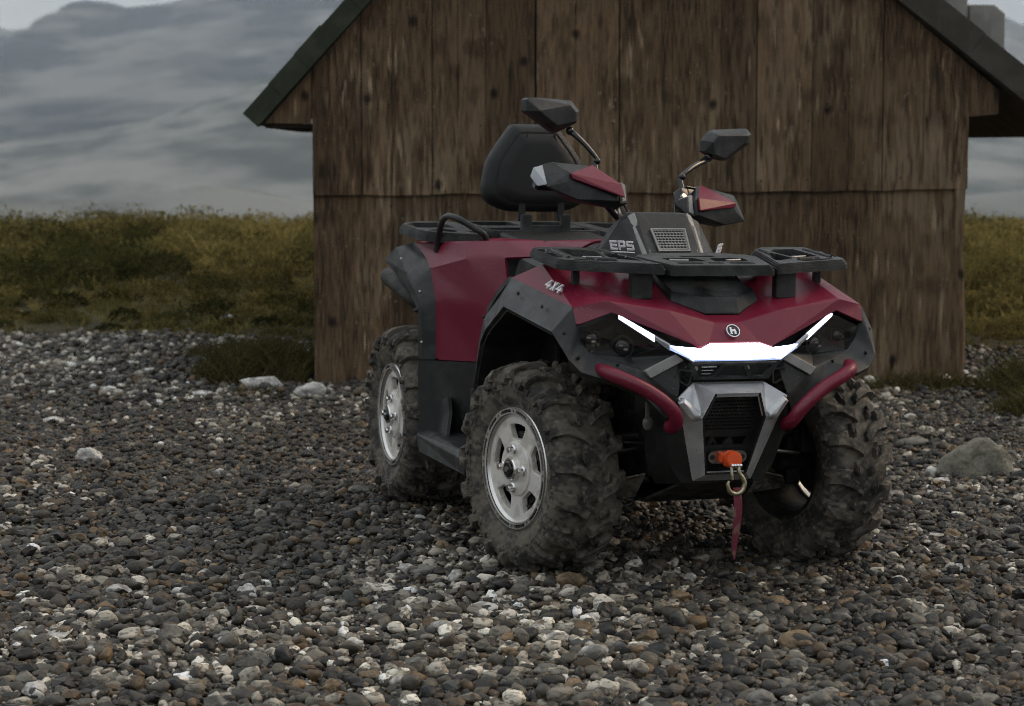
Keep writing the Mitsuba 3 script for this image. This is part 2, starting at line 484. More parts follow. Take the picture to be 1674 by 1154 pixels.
side = cat(plate(sbox(0, -.15, DEPTH, EZ + .02), HM @ frame((.055, .0, 0), (0, 1, 0), (0, 0, 1)), .05),
           plate(sbox(0, -.15, DEPTH, EZ + .02), HM @ frame((HW - .055, DEPTH, 0), (0, -1, 0), (0, 0, 1)), .05),
           plate(sbox(0, -.15, HW, EZ + .02), HM @ frame((HW, DEPTH, 0), (-1, 0, 0), (0, 0, 1)), .05))
add(f'{HUT}__side_wall', side, 'wood', smooth=False)
add(f'{HUT}__soffit', plate(sbox(0, 0, .29, DEPTH), HM @ frame((LX, .0, EZ + .03), (1, 0, 0), (0, 1, 0)), .02), 'wood_end', smooth=False)
add(f'{HUT}__soffit', plate(sbox(0, 0, RX - HW, DEPTH), HM @ frame((HW, -.02, EZ + .072), (1, 0, 0), (0, 1, 0)), .02), 'wood_end', smooth=False)


def slope(x0, z0, x1, z1, name, bs, nseg, wdt, over=.10):
    """edge panels along the gable's rake and the roof sheet behind them"""
    L = math.hypot(x1 - x0, z1 - z0)
    ex = np.array([x1 - x0, 0, z1 - z0]) / L
    nz = np.array([-ex[2], 0, ex[0]])
    if nz[2] < 0:
        nz = -nz
    cuts = np.linspace(0, L, nseg + 1)
    for i in range(nseg):
        a, b = cuts[i] + .002, cuts[i + 1] - .002
        off = .004 * (i % 3)
        pts = [np.array([x0, 0, z0]) + ex * u + nz * w + np.array([0, y, 0]) for u in (a, b) for w in (-.004, wdt + off) for y in (-over - off, .0)]
        m = rhull(pts, .003)
        m.apply_transform(HM)
        add(f'{HUT}__roof__edge_panel', m, bs, smooth=30)
    pts = [np.array([x0, 0, z0]) + ex * u + nz * w + np.array([0, y, 0]) for u in (0, L) for w in (.01, wdt - .012) for y in (.005, DEPTH + .1)]
    return rhull(pts, .003)


dl, dr_ = np.array([-.325, EZ + .012]), np.array([4.17, EZ + .115])
s1 = slope(-.300, EZ + .020, AX, AZ - .02, 'l', 'roof_green', 13, .10)
s2 = slope(4.22, 1.335, AX, 3.41, 'r', 'roof_grey', 9, .14)
rf = cat(s1, s2)
rf.apply_transform(HM)
add(f'{HUT}__roof', rf, 'roof_grey', smooth=30)
for (x0, x1, y0, y1, z0, z1, ch) in ((3.60, 3.83, .75, 1.0, 1.7, 2.62, 0), (3.885, 4.085, .85, 1.15, 1.5, 2.12, .05)):
    m = rhull([(x0, y, z) for y in (y0, y1) for z in (z0, z1)] + [(x1, y, z) for y in (y0, y1) for z in (z0, z1 - ch)] + [(x1 - ch * 1.2, y, z1) for y in (y0, y1)], .01)
    m.apply_transform(HM)
    add(f'{HUT}__chimney', m, 'chimney_grey', smooth=30)

# ------------------------------------------------------------------ the quad bike, in its own axes: x forward, y left, z up
QB = 'quad_bike'
HD, RL = .327, -.0151
c_, s_ = math.cos(HD), math.sin(HD)
QM = np.eye(4)
QM[:3, 0], QM[:3, 1], QM[:3, 3] = [s_, -c_, 0], [c_, s_, 0], [.4896, 6.8164, 0]
QM = QM @ np.array([[1, 0, 0, 0], [0, math.cos(RL), -math.sin(RL), 0], [0, math.sin(RL), math.cos(RL), 0], [0, 0, 0, 1.0]])
QT = T(QM.tolist())
tag(QB, 'burgundy and black quad bike with silver wheels parked on the gravel', 'quad bike')


def Q(name, mesh, bsdf, smooth=35, label=None):
    mesh = mesh.copy()
    mesh.apply_transform(QM)
    k = add(f'{QB}__{name}', mesh, bsdf, smooth=smooth)
    if label:
        tag(k, label)
    return k


def Q2(name, mesh, bsdf, smooth=35):
    return Q(name, mesh, bsdf, smooth), Q(name, mir(mesh), bsdf, smooth)


# ---- wheels (local: axis y, outer face towards -y, rim face plane at y = 0)
def tyre(w, Ro, seed, pitches=17):
    yc = w / 2 - .018
    hw = w / 2
    prof = np.array([(.180, -hw * .74), (.190, -hw * .80), (.196, -hw * .84), (.215, -hw * .93), (.245, -hw), (.268, -hw * .985), (.285, -hw * .92), (.297, -hw * .78), (.303, -hw * .5), (.306, -hw * .2)])
    prof[:, 0] = .19 + (prof[:, 0] - .19) * (Ro - .017 - .19) / .116
    prof = np.vstack([prof, (prof * [1, -1])[::-1]])
    prof = spline(np.c_[prof, prof[:, 0] * 0], 3)[:, :2]
    body = lathe(prof + [0, yc], 120)
    s = np.r_[0, np.cumsum(np.linalg.norm(np.diff(prof, axis=0), axis=1))]
    s -= s[-1] / 2
    t = np.gradient(prof, axis=0)
    t /= np.linalg.norm(t, axis=1, keepdims=True)
    nrm = np.c_[t[:, 1], -t[:, 0]]
    if nrm[len(nrm) // 2, 0] < 0:
        nrm = -nrm
    g = np.random.default_rng(seed)

    def lug(th0, sa, sb, wa, wb, skew, h, kink=0.):
        """block from s=sa to s=sb, wa and wb wide, its axis skewed"""
        nu, nv = 3, 6
        out = []
        for k, (sh, hh) in enumerate(((1.0, -.004), (.96, h * .7), (.80, h))):
            us, vs = np.linspace(-.5, .5, nu) * sh, np.linspace(0, 1, nv)
            vs = .5 + (vs - .5) * (sh if k else 1)
            for v in vs:
                ss = sa + (sb - sa) * v
                r, y = np.interp(ss, s, prof[:, 0]), np.interp(ss, s, prof[:, 1])
                nr, ny = np.interp(ss, s, nrm[:, 0]), np.interp(ss, s, nrm[:, 1])
                r, y = r + nr * hh, y + ny * hh
                for u in us:
                    th = th0 + (skew * v + kink * math.sin(v * math.pi)) / Ro + u * (wa + (wb - wa) * v) / Ro
                    out.append((r * math.cos(th), y + yc, r * math.sin(th)))
        V = np.array(out) + g.normal(0, .0017 if h > .01 else .0005, (len(out), 3))
        F, per = [], nu * nv

        def q(a, b, c, d):
            F.extend([[a, b, c], [a, c, d]])
        for i in range(nv - 1):
            for j in range(nu - 1):
                a = 2 * per + i * nu + j
                q(a, a + 1, a + nu + 1, a + nu)
        loop = [j for j in range(nu)] + [i * nu + nu - 1 for i in range(1, nv)] + [(nv - 1) * nu + j for j in range(nu - 2, -1, -1)] + [i * nu for i in range(nv - 2, 0, -1)]
        for k in range(2):
            for i in range(len(loop)):
                a, b = loop[i] + k * per, loop[(i + 1) % len(loop)] + k * per
                q(a, b, b + per, a + per)
        m = trimesh.Trimesh(V, F, process=False)
        c = V.mean(0)
        if ((m.triangles_center - c) * m.face_normals).sum() < 0:
            m.invert()
        return m
    parts = [body]
    dth = 2 * math.pi / pitches
    half = s > 0
    so, ro = s[half], prof[half, 0]
    k0 = int(np.argmax(ro))
    at_r = lambda r: float(np.interp(-r, -ro[k0:], so[k0:]))     # arc length where the sidewall has fallen to radius r
    e1, e2, e3 = at_r(Ro - .052), at_r(Ro - .068), at_r(Ro - .040)
    for i in range(pitches):
        for side in (-1, 1):
            t0 = i * dth + (0 if side < 0 else dth / 2)
            j = g.normal(0, .010, 4)
            parts.append(lug(t0 + j[0], side * .008, side * e1, .030, .044, side * .0 + .050, .021, .014))
            parts.append(lug(t0 + dth * .5 + j[1], side * (e3 - .052), side * e2, .036, .030, .012, .020))
            parts.append(lug(t0 + dth * .56 + j[2], side * .030, side * (e3 - .066), .028, .032, .018, .019, -.008))
            parts.append(lug(t0 + dth * .25 + j[3], side * e1, side * (e2 + .004), .022, .016, .0, .005))
            parts.append(lug(t0 + dth * .75 + j[3], side * (e1 + .002), side * (e2 + .006), .020, .014, .0, .004))
            for q in range(3):
                parts.append(lug(t0 + dth * (q + .2) / 3, side * (e2 + .012), side * (e2 + .018), .020, .020, .0, .0022))
    return cat(*parts)


def rim_parts(w):
    out = {}
    lip = lathe([(.150, .030), (.160, .010), (.168, .001), (.1885, .0), (.1915, .004), (.1905, .012), (.180, .018), (.176, .05), (.174, .055), (.160, .055), (.150, .030)], 96)
    out['ring_bed'] = lathe([(.170, -.0012), (.1885, -.0012), (.1885, .001), (.170, .001), (.170, -.0012)], 72)
    out['inner'] = lathe([(.1485, .031), (.157, .058), (.162, w - .03), (.178, w - .006), (.186, w - .004), (.186, w - .012), (.172, w - .03), (.170, .09), (.172, .054), (.1485, .031)], 72)
    # bead ring with its slots
    ring = Point(0, 0).buffer(.1885, 48).difference(Point(0, 0).buffer(.171, 48))
    slots = []
    for i in range(12):
        a = 2 * math.pi * (i + .5) / 12
        arc = LineString([(.180 * math.cos(a + t), .180 * math.sin(a + t)) for t in np.linspace(-.15, .15, 7)]).buffer(.0050)
        slots.append(arc)
        slots.append(Point(.180 * math.cos(a + math.pi / 12), .180 * math.sin(a + math.pi / 12)).buffer(.0042))
    MR = frame((0, -.006, 0), (1, 0, 0), (0, 0, 1))    # ez = -y: faces outwards
    out['ring'] = plate(ring.difference(union_all(slots)), MR, .005)
    out['lip'] = lip
    # face disc with five windows
    disc = Point(0, 0).buffer(.166, 48)
    win = []
    for i in range(5):
        a = math.pi / 2 + i * 2 * math.pi / 5
        p = Polygon([(.092, -.024), (.098, -.030), (.126, -.046), (.134, -.044), (.139, -.02), (.140, 0), (.139, .02), (.134, .044), (.126, .046), (.098, .030), (.092, .024)])
        win.append(affinity.rotate(p.buffer(-.004).buffer(.004), math.degrees(a), origin=(0, 0)))
    W = union_all(win)
    M1 = frame((0, .011, 0), (1, 0, 0), (0, 0, 1))
    out['disc'] = cat(plate(disc.difference(W), M1, .018), plate(disc.difference(W.buffer(.004)), frame((0, .009, 0), (1, 0, 0), (0, 0, 1)), .01))
    out['back'] = plate(disc.buffer(-.012).difference(W.buffer(.005)), frame((0, .0295, 0), (1, 0, 0), (0, 0, 1)), .003)
    out['hub'] = cat(lathe([(.0, -.006), (.040, -.006), (.044, -.003), (.080, .001), (.085, .004), (.087, .016), (.0, .016)], 64),
                     lathe([(.0, -.016), (.036, -.016), (.039, -.012), (.042, -.004), (.0, -.004)], 40))
    out['cap'] = cat(lathe([(0, -.027), (.020, -.027), (.024, -.024), (.027, -.014), (0, -.014)], 32))
    out['capnut'] = lathe([(0, -.032), (.009, -.032), (.010, -.025), (0, -.025)], 6)
    out['capring'] = lathe([(.027, -.020), (.033, -.020), (.037, -.014), (.040, -.003), (.027, -.003), (.027, -.020)], 40)
    out['nuts'] = []
    for i in range(4):
        a = math.pi / 2 * i + math.pi / 2
        n = lathe([(0, -.024), (.009, -.024), (.011, -.020), (.0115, -.008), (.016, -.005), (.016, -.001), (0, -.001)], 12)
        n.apply_translation([.059 * math.cos(a), 0, .059 * math.sin(a)])
        out['nuts'].append(n)
    val = cyl([.097 * math.cos(-.95) + .03, -.002, .13 * math.sin(-.95)], [.097 * math.cos(-.95) + .03, .02, .13 * math.sin(-.95)], .005)
    out['valve'] = val
    return out


def wheel(name, centre, steer, flip, w, Ro, seed):
    R = np.eye(4)
    R[:2, :2] = [[math.cos(steer), -math.sin(steer)], [math.sin(steer), math.cos(steer)]]
    R[:3, 3] = centre
    spin = trimesh.transformations.rotation_matrix(seed * .37, [0, 1, 0])
    key = name
    if f'{QB}__{name}__tyre' in scene:
        i = 1
        while f'{QB}__{name}_{i:03d}__tyre' in scene:
            i += 1
        key = f'{name}_{i:03d}'

    def put(sub, m, b, smooth=35, sp=False):
        m = m.copy()
        if sp:
            m.apply_transform(spin)
        if flip:
            m = mir(m)
        m.apply_transform(R)
        Q(f'{key}__{sub}', m, b, smooth)
    put('tyre', tyre(w, Ro, seed), 'tyre_rubber', 20, True)
    r = rim_parts(w - .035)
    put('rim', cat(r['disc'], r['hub']), 'alloy', 30)
    put('barrel', r['lip'], 'alloy_polished', 30)
    put('inner_barrel', r['inner'], 'dark_metal', 30)
    put('rim_back', r['back'], 'dark_metal', 30)
    put('bead_ring_bed', r['ring_bed'], 'dark_metal', 30)
    put('bead_ring', r['ring'], 'alloy_polished', 30)
    put('centre_cap', r['cap'], 'gloss_black', 30)
    put('cap_ring', r['capring'], 'chrome', 30)
    put('cap_bolt', r['capnut'], 'steel', 30)
    for n in r['nuts']:
        put('wheel_nut', n, 'chrome', 30)
    put('valve', r['valve'], 'dark_plastic', 30)
    brake = cat(lathe([(0, .035), (.115, .035), (.115, .042), (.03, .042), (.03, w - .02), (0, w - .02)], 40))
    put('brake_disc', brake, 'dark_metal', 30)


ST = .2085
RZ = .3215
wheel('front_wheel', (0, -.515, RZ), ST, False, .225, .330, 3)
wheel('front_wheel', (0, .560, RZ), ST, True, .225, .330, 8)
wheel('rear_wheel', (-1.429, -.510, RZ), 0, False, .265, .330, 5)
wheel('rear_wheel', (-1.429, .510, RZ), 0, True, .265, .330, 12)

# ---- hood and front fenders
N0, N1, TP = (.492, 0, .752), (.488, .082, .751), (.503, .115, .739)
V_, RT, CO, CR, RG = (.424, .366, .838), (.401, .467, .799), (.380, .471, .850), (.418, .374, .872), (.434, .193, .846)
PK, PK0, NB, NB0 = (.438, .043, .807), (.438, 0, .807), (.384, .055, .829), (.384, 0, .829)
NS, PB, B2, BF, AF = (.326, .143, .866), (.10, .15, .955), (-.02, .20, .985), (.018, .440, .957), (-.130, .487, .908)
MF = (.21, .40, .912)
half = [[CR, RG, TP, V_], [CO, CR, V_, RT], [RG, PK, N1, TP], [PK, PK0, N0, N1], [NB, NB0, PK0, PK], [RG, NB, PK], [RG, NS, NB],
        [AF, CO, BF], [CO, CR, MF], [CO, MF, BF], [MF, CR, RG], [MF, RG, NS], [MF, NS, PB], [BF, MF, PB], [BF, PB, B2]]
Q('hood', shell(half + [mirp(P) for P in half], .010, .0145, 4), 'red_paint', 40)

# nose piece under the rack
Q('nose_cover', rhull([(x, s * y, z) for s in (1, -1) for x, y, z in ((.392, .052, .830), (.334, .138, .864), (.374, .052, .874), (.322, .132, .888), (.10, .118, .945), (.10, .14, .90))], .006), 'black_plastic', 30)

# ---- light bar and daytime running lights
scene['lamp_white'] = {'type': 'diffuse', 'reflectance': rgb(.6, .6, .62)}


def Qlamp(name, mesh, rad):
    k = Q(name, mesh, 'lamp_white', 30)
    scene[k]['emitter'] = {'type': 'area', 'radiance': rgb(*rad)}
    return k


BU, BB = (.486, .206, .746), (.517, .141, .709)
bar = [[BU, TP, (.518, .118, .709), BB], [TP, N1, (.520, .080, .709), (.518, .118, .709)], [N1, N0, (.521, 0, .708), (.520, .080, .709)]]
sh = lambda P, d: [[(x + d[0], y + d[1], z + d[2]) for x, y, z in p] for p in P]
barm = shell(sh(bar + [mirp(P) for P in bar], (.004, 0, -.003)), .012, .02, 0)
Qlamp('light_bar', barm, (1.05, 1.10, 1.16))
rim_ = [[BU, BB, (.513, .139, .703), (.480, .213, .738)], [BB, (.521, 0, .708), (.517, 0, .702), (.513, .139, .703)]]
k = Qlamp('light_bar_edge', shell(sh(rim_ + [mirp(P) for P in rim_], (.002, 0, -.004)), .010, .02, 0), (.09, .13, .25))
for s in (1, -1):
    a, b = np.array((.426, .352, .833)), np.array((.484, .212, .750))
    dn = np.array((-.006, -.004, -.017))
    def strip(t0, t1, lift=.006):
        p = [a + (b - a) * t0, a + (b - a) * t1, a + (b - a) * t1 + dn, a + (b - a) * t0 + dn * .5]
        p = [(q[0] + lift, s * q[1], q[2] - .004) for q in p]
        return shell([p], .010, .03, 0)
    Qlamp('running_light', strip(.02, .72), (.42, .46, .54))
    Q('running_light_end', strip(.73, 1.02), 'lens_grey')

# ---- headlights
HLi, HLi2, HLb, HLob, HLo, HLt = (.463, .225, .742), (.455, .236, .733), (.405, .298, .701), (.397, .42, .715), (.389, .448, .746), (.396, .455, .786)
HLv = (.420, .362, .824)
hl = [HLv, HLi, HLi2, HLb, HLob, HLo, HLt]
hlc = np.mean(hl, 0)
for s in (1, -1):
    P = [np.array(p) * [1, s, 1] for p in hl]
    c = hlc * [1, s, 1]
    n = np.array([.86, .32 * s, .12]); n /= np.linalg.norm(n)
    back = [c + (p - c) * .72 - n * .07 for p in P]
    bowl = [[P[i], P[(i + 1) % 7], back[(i + 1) % 7], back[i]] for i in range(7)] + [[back[0], back[i], back[i + 1]] for i in range(1, 6)]
    m = trimesh.Trimesh(*[np.array(x) for x in ([p for q in bowl for p in ([q[0], q[1], q[2]] + ([q[0], q[2], q[3]] if len(q) == 4 else []))], None)][:1], process=False) if False else None
    tri = []
    for q in bowl:
        for i in range(1, len(q) - 1):
            tri.append([q[0], q[i], q[i + 1]])
    tri = np.array(tri)
    bm = trimesh.Trimesh(tri.reshape(-1, 3), np.arange(len(tri) * 3).reshape(-1, 3), process=False)
    nm = 'headlight' if s < 0 else 'headlight_001'
    Q(f'{nm}__housing', bm, 'gloss_black', False)
    for (dy, dz, r) in ((.062, .006, .033), (-.030, -.016, .036)):
        o = c + np.array([-.03 - .35 * dy * 0, s * dy, dz]) - n * .015 + np.array([-.28 * dy, 0, 0])
        Mx = frame(o, np.cross([0, 0, 1.], n), np.array([0, 0, 1.]))
        if Mx[:3, 2] @ n < 0:
            Mx = frame(o, -np.cross([0, 0, 1.], n), np.array([0, 0, 1.]))
        ringm = plate(Point(0, 0).buffer(r, 6).difference(Point(0, 0).buffer(r * .80, 6)), Mx, .02)
        Q(f'{nm}__bezel', ringm, 'gloss_black', 30)
        lens = trimesh.creation.icosphere(3, r * .74); lens.apply_scale([1, 1, .5]); lens.apply_transform(Mx)
        Q(f'{nm}__projector_lens', lens, 'gloss_black', True)
        for (ax, ay, bx, by) in ((-.010, .006, .002, .006), (.004, -.006, .016, -.004)):
            chip = plate(sbox(ax, ay - .0022, bx, by + .0022), Mx @ np.array([[1, 0, 0, 0], [0, 1, 0, 0], [0, 0, 1, r * .37], [0, 0, 0, 1.]]), .004)
            Q(f'{nm}__reflector', chip, 'chrome', 30)
    fan = [[c + n * .006, P[i], P[(i + 1) % 7]] for i in range(7)]
    tri = np.array(fan)
    gm = trimesh.Trimesh(tri.reshape(-1, 3), np.arange(21).reshape(-1, 3), process=False)
    if (gm.face_normals @ n).sum() < 0:
        gm.invert()
    Q(f'{nm}__cover', gm, 'clear_lens', False)

# ---- front bumper fascia, flares
r1, r2, r3, r4 = (.350, .525, .777), (.430, .500, .702), (.452, .468, .666), (.475, .415, .650)
rl1, rl2, rl3 = (.478, .36, .632), (.476, .285, .600), (.472, .205, .525)
SC, STp, SB, SIT, SIB, SL = (.490, .178, .588), (.452, .114, .629), (.418, .095, .329), (.523, .073, .603), (.448, .067, .351), (.500, .129, .528)
BO, BI, GT, GB = (.459, .274, .664), (.469, .174, .713), (.480, .149, .690), (.462, .119, .637)
HLm = (.430, .345, .690)
flare = [[AF, CO, r1, (-.016, .552, .826)], [CO, RT, r2, r1], [RT, HLt, HLo, r2], [HLo, HLob, r3, r2], [HLob, HLm, r4, r3], [HLm, BO, rl2, rl1, r4], [BO, SC, rl3, rl2],
         [AF, (-.016, .552, .826), (-.27, .527, .733), (-.35, .505, .765), (-.227, .502, .845)],
         [(-.35, .505, .765), (-.27, .527, .733), (-.36, .515, .683), (-.415, .500, .69)],
         [(-.415, .500, .69), (-.36, .515, .683), (-.46, .503, .53), (-.485, .496, .50)], [HLob, HLb, BO, HLm]]
Q2('front_fender_flare', shell(flare, .016, .012, 22), 'black_plastic', 40)
cheek = [[HLb, HLi2, BI, BO], [HLi2, HLi, GT, BI], [HLi, (.480, .206, .735), (.512, .139, .692), GT], [BI, GT, (.466, .160, .660), SC, BO]]
Q2('bumper_cheek', shell(cheek, .008, .02, 2), 'dark_plastic', 40)
bd = np.array(BO) - np.array(BI)
Q2('bumper_trim_bar', rhull([np.array(BI) + (.010, .0, .006), np.array(BO) + (.012, .0, .004), np.array(BI) + (.012, -.016, -.012), np.array(BO) + (.014, -.016, -.014), np.array(BI) - (.01, 0, 0), np.array(BO) - (.01, 0, 0)], .003), 'grey_plastic', 30)
# grille with windows
GM = frame((.482, 0, .664), (0, 1, 0), (.33, 0, 1))
gp = Polygon([(-.150, .026), (.150, .026), (.120, -.026), (-.120, -.026)])
wins = [Polygon([(-.128, .019), (-.040, .019), (-.068, -.019), (-.104, -.019)]), Polygon([(-.028, .019), (.030, .019), (.052, -.019), (-.056, -.019)]), Polygon([(.042, .019), (.128, .019), (.102, -.019), (.066, -.019)])]
Q('upper_grille', plate(gp.difference(union_all([w.buffer(-.003).buffer(.003) for w in wins])), GM, .014), 'black_plastic', 30)
Q('grille_backing', plate(gp.buffer(.004), frame((.44, 0, .664), (0, 1, 0), (.33, 0, 1)), .01), 'dark_plastic', 30)
for i in range(3):
    Q('grille_slat', rbox((.448, -.062 + .012 * i * 0, .654 + .010 * i), (.006, .05, .003), .001), 'grey_plastic')
for y in (-.112, .055):
    Q('grille_bolt', cyl([.445, y, .672], [.466, y, .672], .007), 'chrome')
for s in (1, -1):
    w = Polygon([(.0, .014), (.040, .024), (.062, -.002), (.022, -.03), (.012, -.03)]).buffer(-.002).buffer(.002)
    o = np.array((.480, s * .128, .655))
    M = frame(o, (-.12, s * 1, -.1), (.2, 0, 1)) if s > 0 else frame(o, (-.12, -1, -.1), (.2, 0, 1))
    m = plate(w.difference(w.buffer(-.004)), M, .006)
    Q('cheek_window_frame', m, 'black_plastic', 30)

# silver frame around the winch opening
SIM = (.500, .103, .527)
sil = [[STp, SIT, SIM, SL, SC], [SC, SL, SIM, SIB, SB]]
sil += [mirp(P) for P in sil] + [[STp, SIT, (SIT[0], -SIT[1], SIT[2]), (STp[0], -STp[1], STp[2])], [SB, SIB, (SIB[0], -SIB[1], SIB[2]), (SB[0], -SB[1], SB[2])]]
bk = lambda p, d=.05: (p[0] - d, p[1] * .96, p[2])
inner = [[SIT, SIM, bk(SIM), bk(SIT)], [SIM, SIB, bk(SIB), bk(SIM)]]
Q('silver_bumper_frame', shell(sil, .012, .008, 3), 'silver_plastic', 50)
Q('winch_bay', cat(*[shell([P], .006, .03, 0) for P in inner + [mirp(P) for P in inner]], shell([[SIB, mirp([SIB])[0], bk(mirp([SIB])[0]), bk(SIB)]], .006, .03, 0)), 'dark_plastic', 30)
# mesh and lower ladder behind it
MM = frame((.452, 0, .50), (0, 1, 0), (.33, 0, 1))
hexes = []
for j in range(9):
    for i in range(15):
        hexes.append(affinity.scale(Point((i - 7 + .5 * (j % 2)) * .0108, -.012 + j * .0112).buffer(.0047, 2), 1, .86))
mp = Polygon([(-.088, .095), (.088, .095), (.096, .02), (.090, -.03), (-.090, -.03), (-.096, .02)])
Q('winch_mesh', plate(mp.difference(union_all(hexes)), MM, .003), 'black_plastic', False)
lad = Polygon([(-.09, -.03), (.09, -.03), (.076, -.09), (-.076, -.09)])
tw = [Polygon([(-.072, -.038), (-.048, -.038), (-.062, -.080), (-.068, -.080)]), Polygon([(-.040, -.038), (.010, -.038), (-.014, -.078)]), Polygon([(-.052, -.080), (-.022, -.080), (-.037, -.050)]), Polygon([(.018, -.040), (.068, -.038), (.058, -.080), (.040, -.080)])]
Q('winch_ladder', plate(lad.difference(union_all(tw)), MM, .008), 'dark_plastic', 30)
Q('radiator', plate(Polygon([(-.12, .13), (.12, .13), (.11, -.20), (-.11, -.20)]), frame((.40, 0, .50), (0, 1, 0), (.28, 0, 1)), .02), 'dark_metal', 30)
Q('winch_plate', plate(Polygon([(-.080, .05), (.080, .05), (.070, -.045), (-.070, -.045)]), frame((.428, 0, .388), (0, 1, 0), (.3, 0, 1)), .012), 'dark_plastic', 30)
# fairlead, stopper, hook, strap
FL = frame((.462, -.002, .405), (0, 1, 0), (.12, 0, 1))
fl = LineString([(-.044, 0), (.044, 0)]).buffer(.0185).difference(union_all([Point(-.049, 0).buffer(.0075), Point(.049, 0).buffer(.0075)]))
fl = fl.union(LineString([(-.03, 0), (.03, 0)]).buffer(.02)).difference(union_all([Point(-.049, 0).buffer(.0075), Point(.049, 0).buffer(.0075)]))
Q('winch_fairlead', plate(fl, FL, .010), 'steel', 30)
for y in (-.051, .047):
    Q('fairlead_bolt', cyl([.452, y, .4045], [.4615, y, .4045], .0068, 6), 'dark_metal')
stp = lathe([(0, .0), (.024, .0), (.0265, .004), (.0265, .013), (.021, .017), (.021, .022), (.0265, .026), (.0265, .040), (.022, .046), (.010, .047), (0, .047)], 32)
stp.apply_transform(frame((.464, .001, .401), (0, 0, 1), (1, 0, -.12)))
Q('winch_stopper', cat(stp, rbox((.470, -.026, .406), (.022, .012, .030), .003)), 'orange_rubber', 40)
Q('hook_pin', cat(*[cyl([.514, -.014 + .009 * i, .385], [.514, -.007 + .009 * i, .385], .0075, 10) for i in range(4)]), 'chrome')
hk = [(.514, .010, .385), (.518, .012, .365), (.520, .022, .350), (.521, .028, .332), (.521, .020, .312), (.521, .002, .303), (.521, -.018, .311), (.521, -.026, .330), (.520, -.022, .343)]
Q('winch_hook', cat(tube(hk, np.interp(np.arange(81), [0, 30, 60, 80], [.0055, .0075, .0078, .004]), 12, 10, sq=1.25), tube([(.514, -.012, .385), (.518, -.012, .362), (.520, -.010, .344)], .005, 10)), 'zinc', True)
zz = np.linspace(0, 1, 26)
wd = np.interp(zz, [0, .12, .55, .85, 1], [.0115, .0125, .0130, .008, .002])
tw_ = -.15 + .55 * np.sin(zz * 3.4) * zz
cx, cy, cz = .522 + .006 * np.sin(zz * 5), .001 + .005 * np.sin(zz * 4 + .5) + .007 * zz ** 3, .322 - .216 * zz
L_ = np.stack([cx + wd * np.sin(tw_), cy - wd * np.cos(tw_), cz], -1)
R_ = np.stack([cx - wd * np.sin(tw_), cy + wd * np.cos(tw_), cz], -1)
off = np.stack([np.cos(tw_), np.sin(tw_), zz * 0], -1) * .0012
V = np.vstack([L_ + off, R_ + off, L_ - off, R_ - off])
n = 26
F = []
for i in range(n - 1):
    for a, b in ((0, 1), (3, 2), (2, 0), (1, 3)):
        F += [[a * n + i, b * n + i, b * n + i + 1], [a * n + i, b * n + i + 1, a * n + i + 1]]
F += [[0, 2 * n, 3 * n], [0, 3 * n, n]]
Q('hook_strap', trimesh.Trimesh(V, F, process=False), 'strap_web', 40)
# skirts beside the silver frame, belly
SKm, SKl, SKb = (.453, .198, .495), (.422, .168, .376), (.415, .130, .322)
Q2('bumper_skirt', shell([[SC, SKm, SKl, SB], [SKl, SKb, SB], [SKm, (.30, .21, .50), (.28, .19, .37), SKl], [SKl, (.28, .19, .37), (.26, .15, .30), SKb]], .006, .02, 2), 'dark_plastic', 40)
# bull bars
bb = [(.43, .405, .668), (.462, .398, .668), (.492, .378, .659), (.512, .335, .640), (.520, .285, .615), (.528, .240, .585), (.525, .207, .553), (.512, .192, .525), (.488, .187, .507), (.455, .187, .500)]
Q2('bull_bar', tube(bb, .0208, 20, 8), 'red_paint', 60)
# hood badge
BM = frame((.476, 0, .7835), (0, 1, 0), (-.7, 0, 1))
Q('badge_disc', plate(Point(0, 0).buffer(.0205, 24), BM, .010), 'gloss_black', 30)
Q('badge_ring', plate(Point(0, 0).buffer(.0215, 24).difference(Point(0, 0).buffer(.0190, 24)), BM @ np.array([[1, 0, 0, 0], [0, 1, 0, 0], [0, 0, 1, .0015], [0, 0, 0, 1.]]), .010), 'chrome', 30)
hh = union_all([sbox(-.0095, -.011, -.0035, .012), sbox(.0030, -.011, .0090, .001), Polygon([(-.0095, -.002), (.009, -.002), (.009, .004), (.006, .006), (-.0035, .004)])])
Q('badge_letter', plate(hh, BM @ np.array([[1, 0, 0, 0], [0, 1, 0, 0], [0, 0, 1, .0015], [0, 0, 0, 1.]]), .003), 'white_decal', 30)
Q('badge_fleck', plate(Polygon([(.000, .0115), (.0095, .009), (.0095, .0065), (.000, .0075)]), BM @ np.array([[1, 0, 0, 0], [0, 1, 0, 0], [0, 0, 1, .0015], [0, 0, 0, 1.]]), .003), 'red_paint', 30)

# ---- front rack
def rack_z(x):
    return 1.009 - .085 * np.maximum(x, 0)


def rack_piece(poly, holes, zf, th=.030, bevel=.012):
    h = union_all([q.buffer(-.004).buffer(.004) for q in holes]) if holes else Point(9, 9).buffer(.001)
    ms = []
    for i, (o, z) in enumerate(((0, .0), (-bevel * .35, .006), (-bevel * .7, .011), (-bevel, .014))):
        g = poly.buffer(o, join_style=1).difference(h.buffer(.002 * i))
        m = trimesh.creation.extrude_polygon(g, th - .014 + z, engine='earcut') if g.geom_type == 'Polygon' else cat(*[trimesh.creation.extrude_polygon(q, th - .014 + z, engine='earcut') for q in g.geoms])
        m.apply_translation([0, 0, -th + .0])
        ms.append(m)
    m = cat(*ms)
    v = m.vertices.copy()
    v[:, 2] += zf(v[:, 0], v[:, 1])
    return trimesh.Trimesh(v, m.faces, process=False)


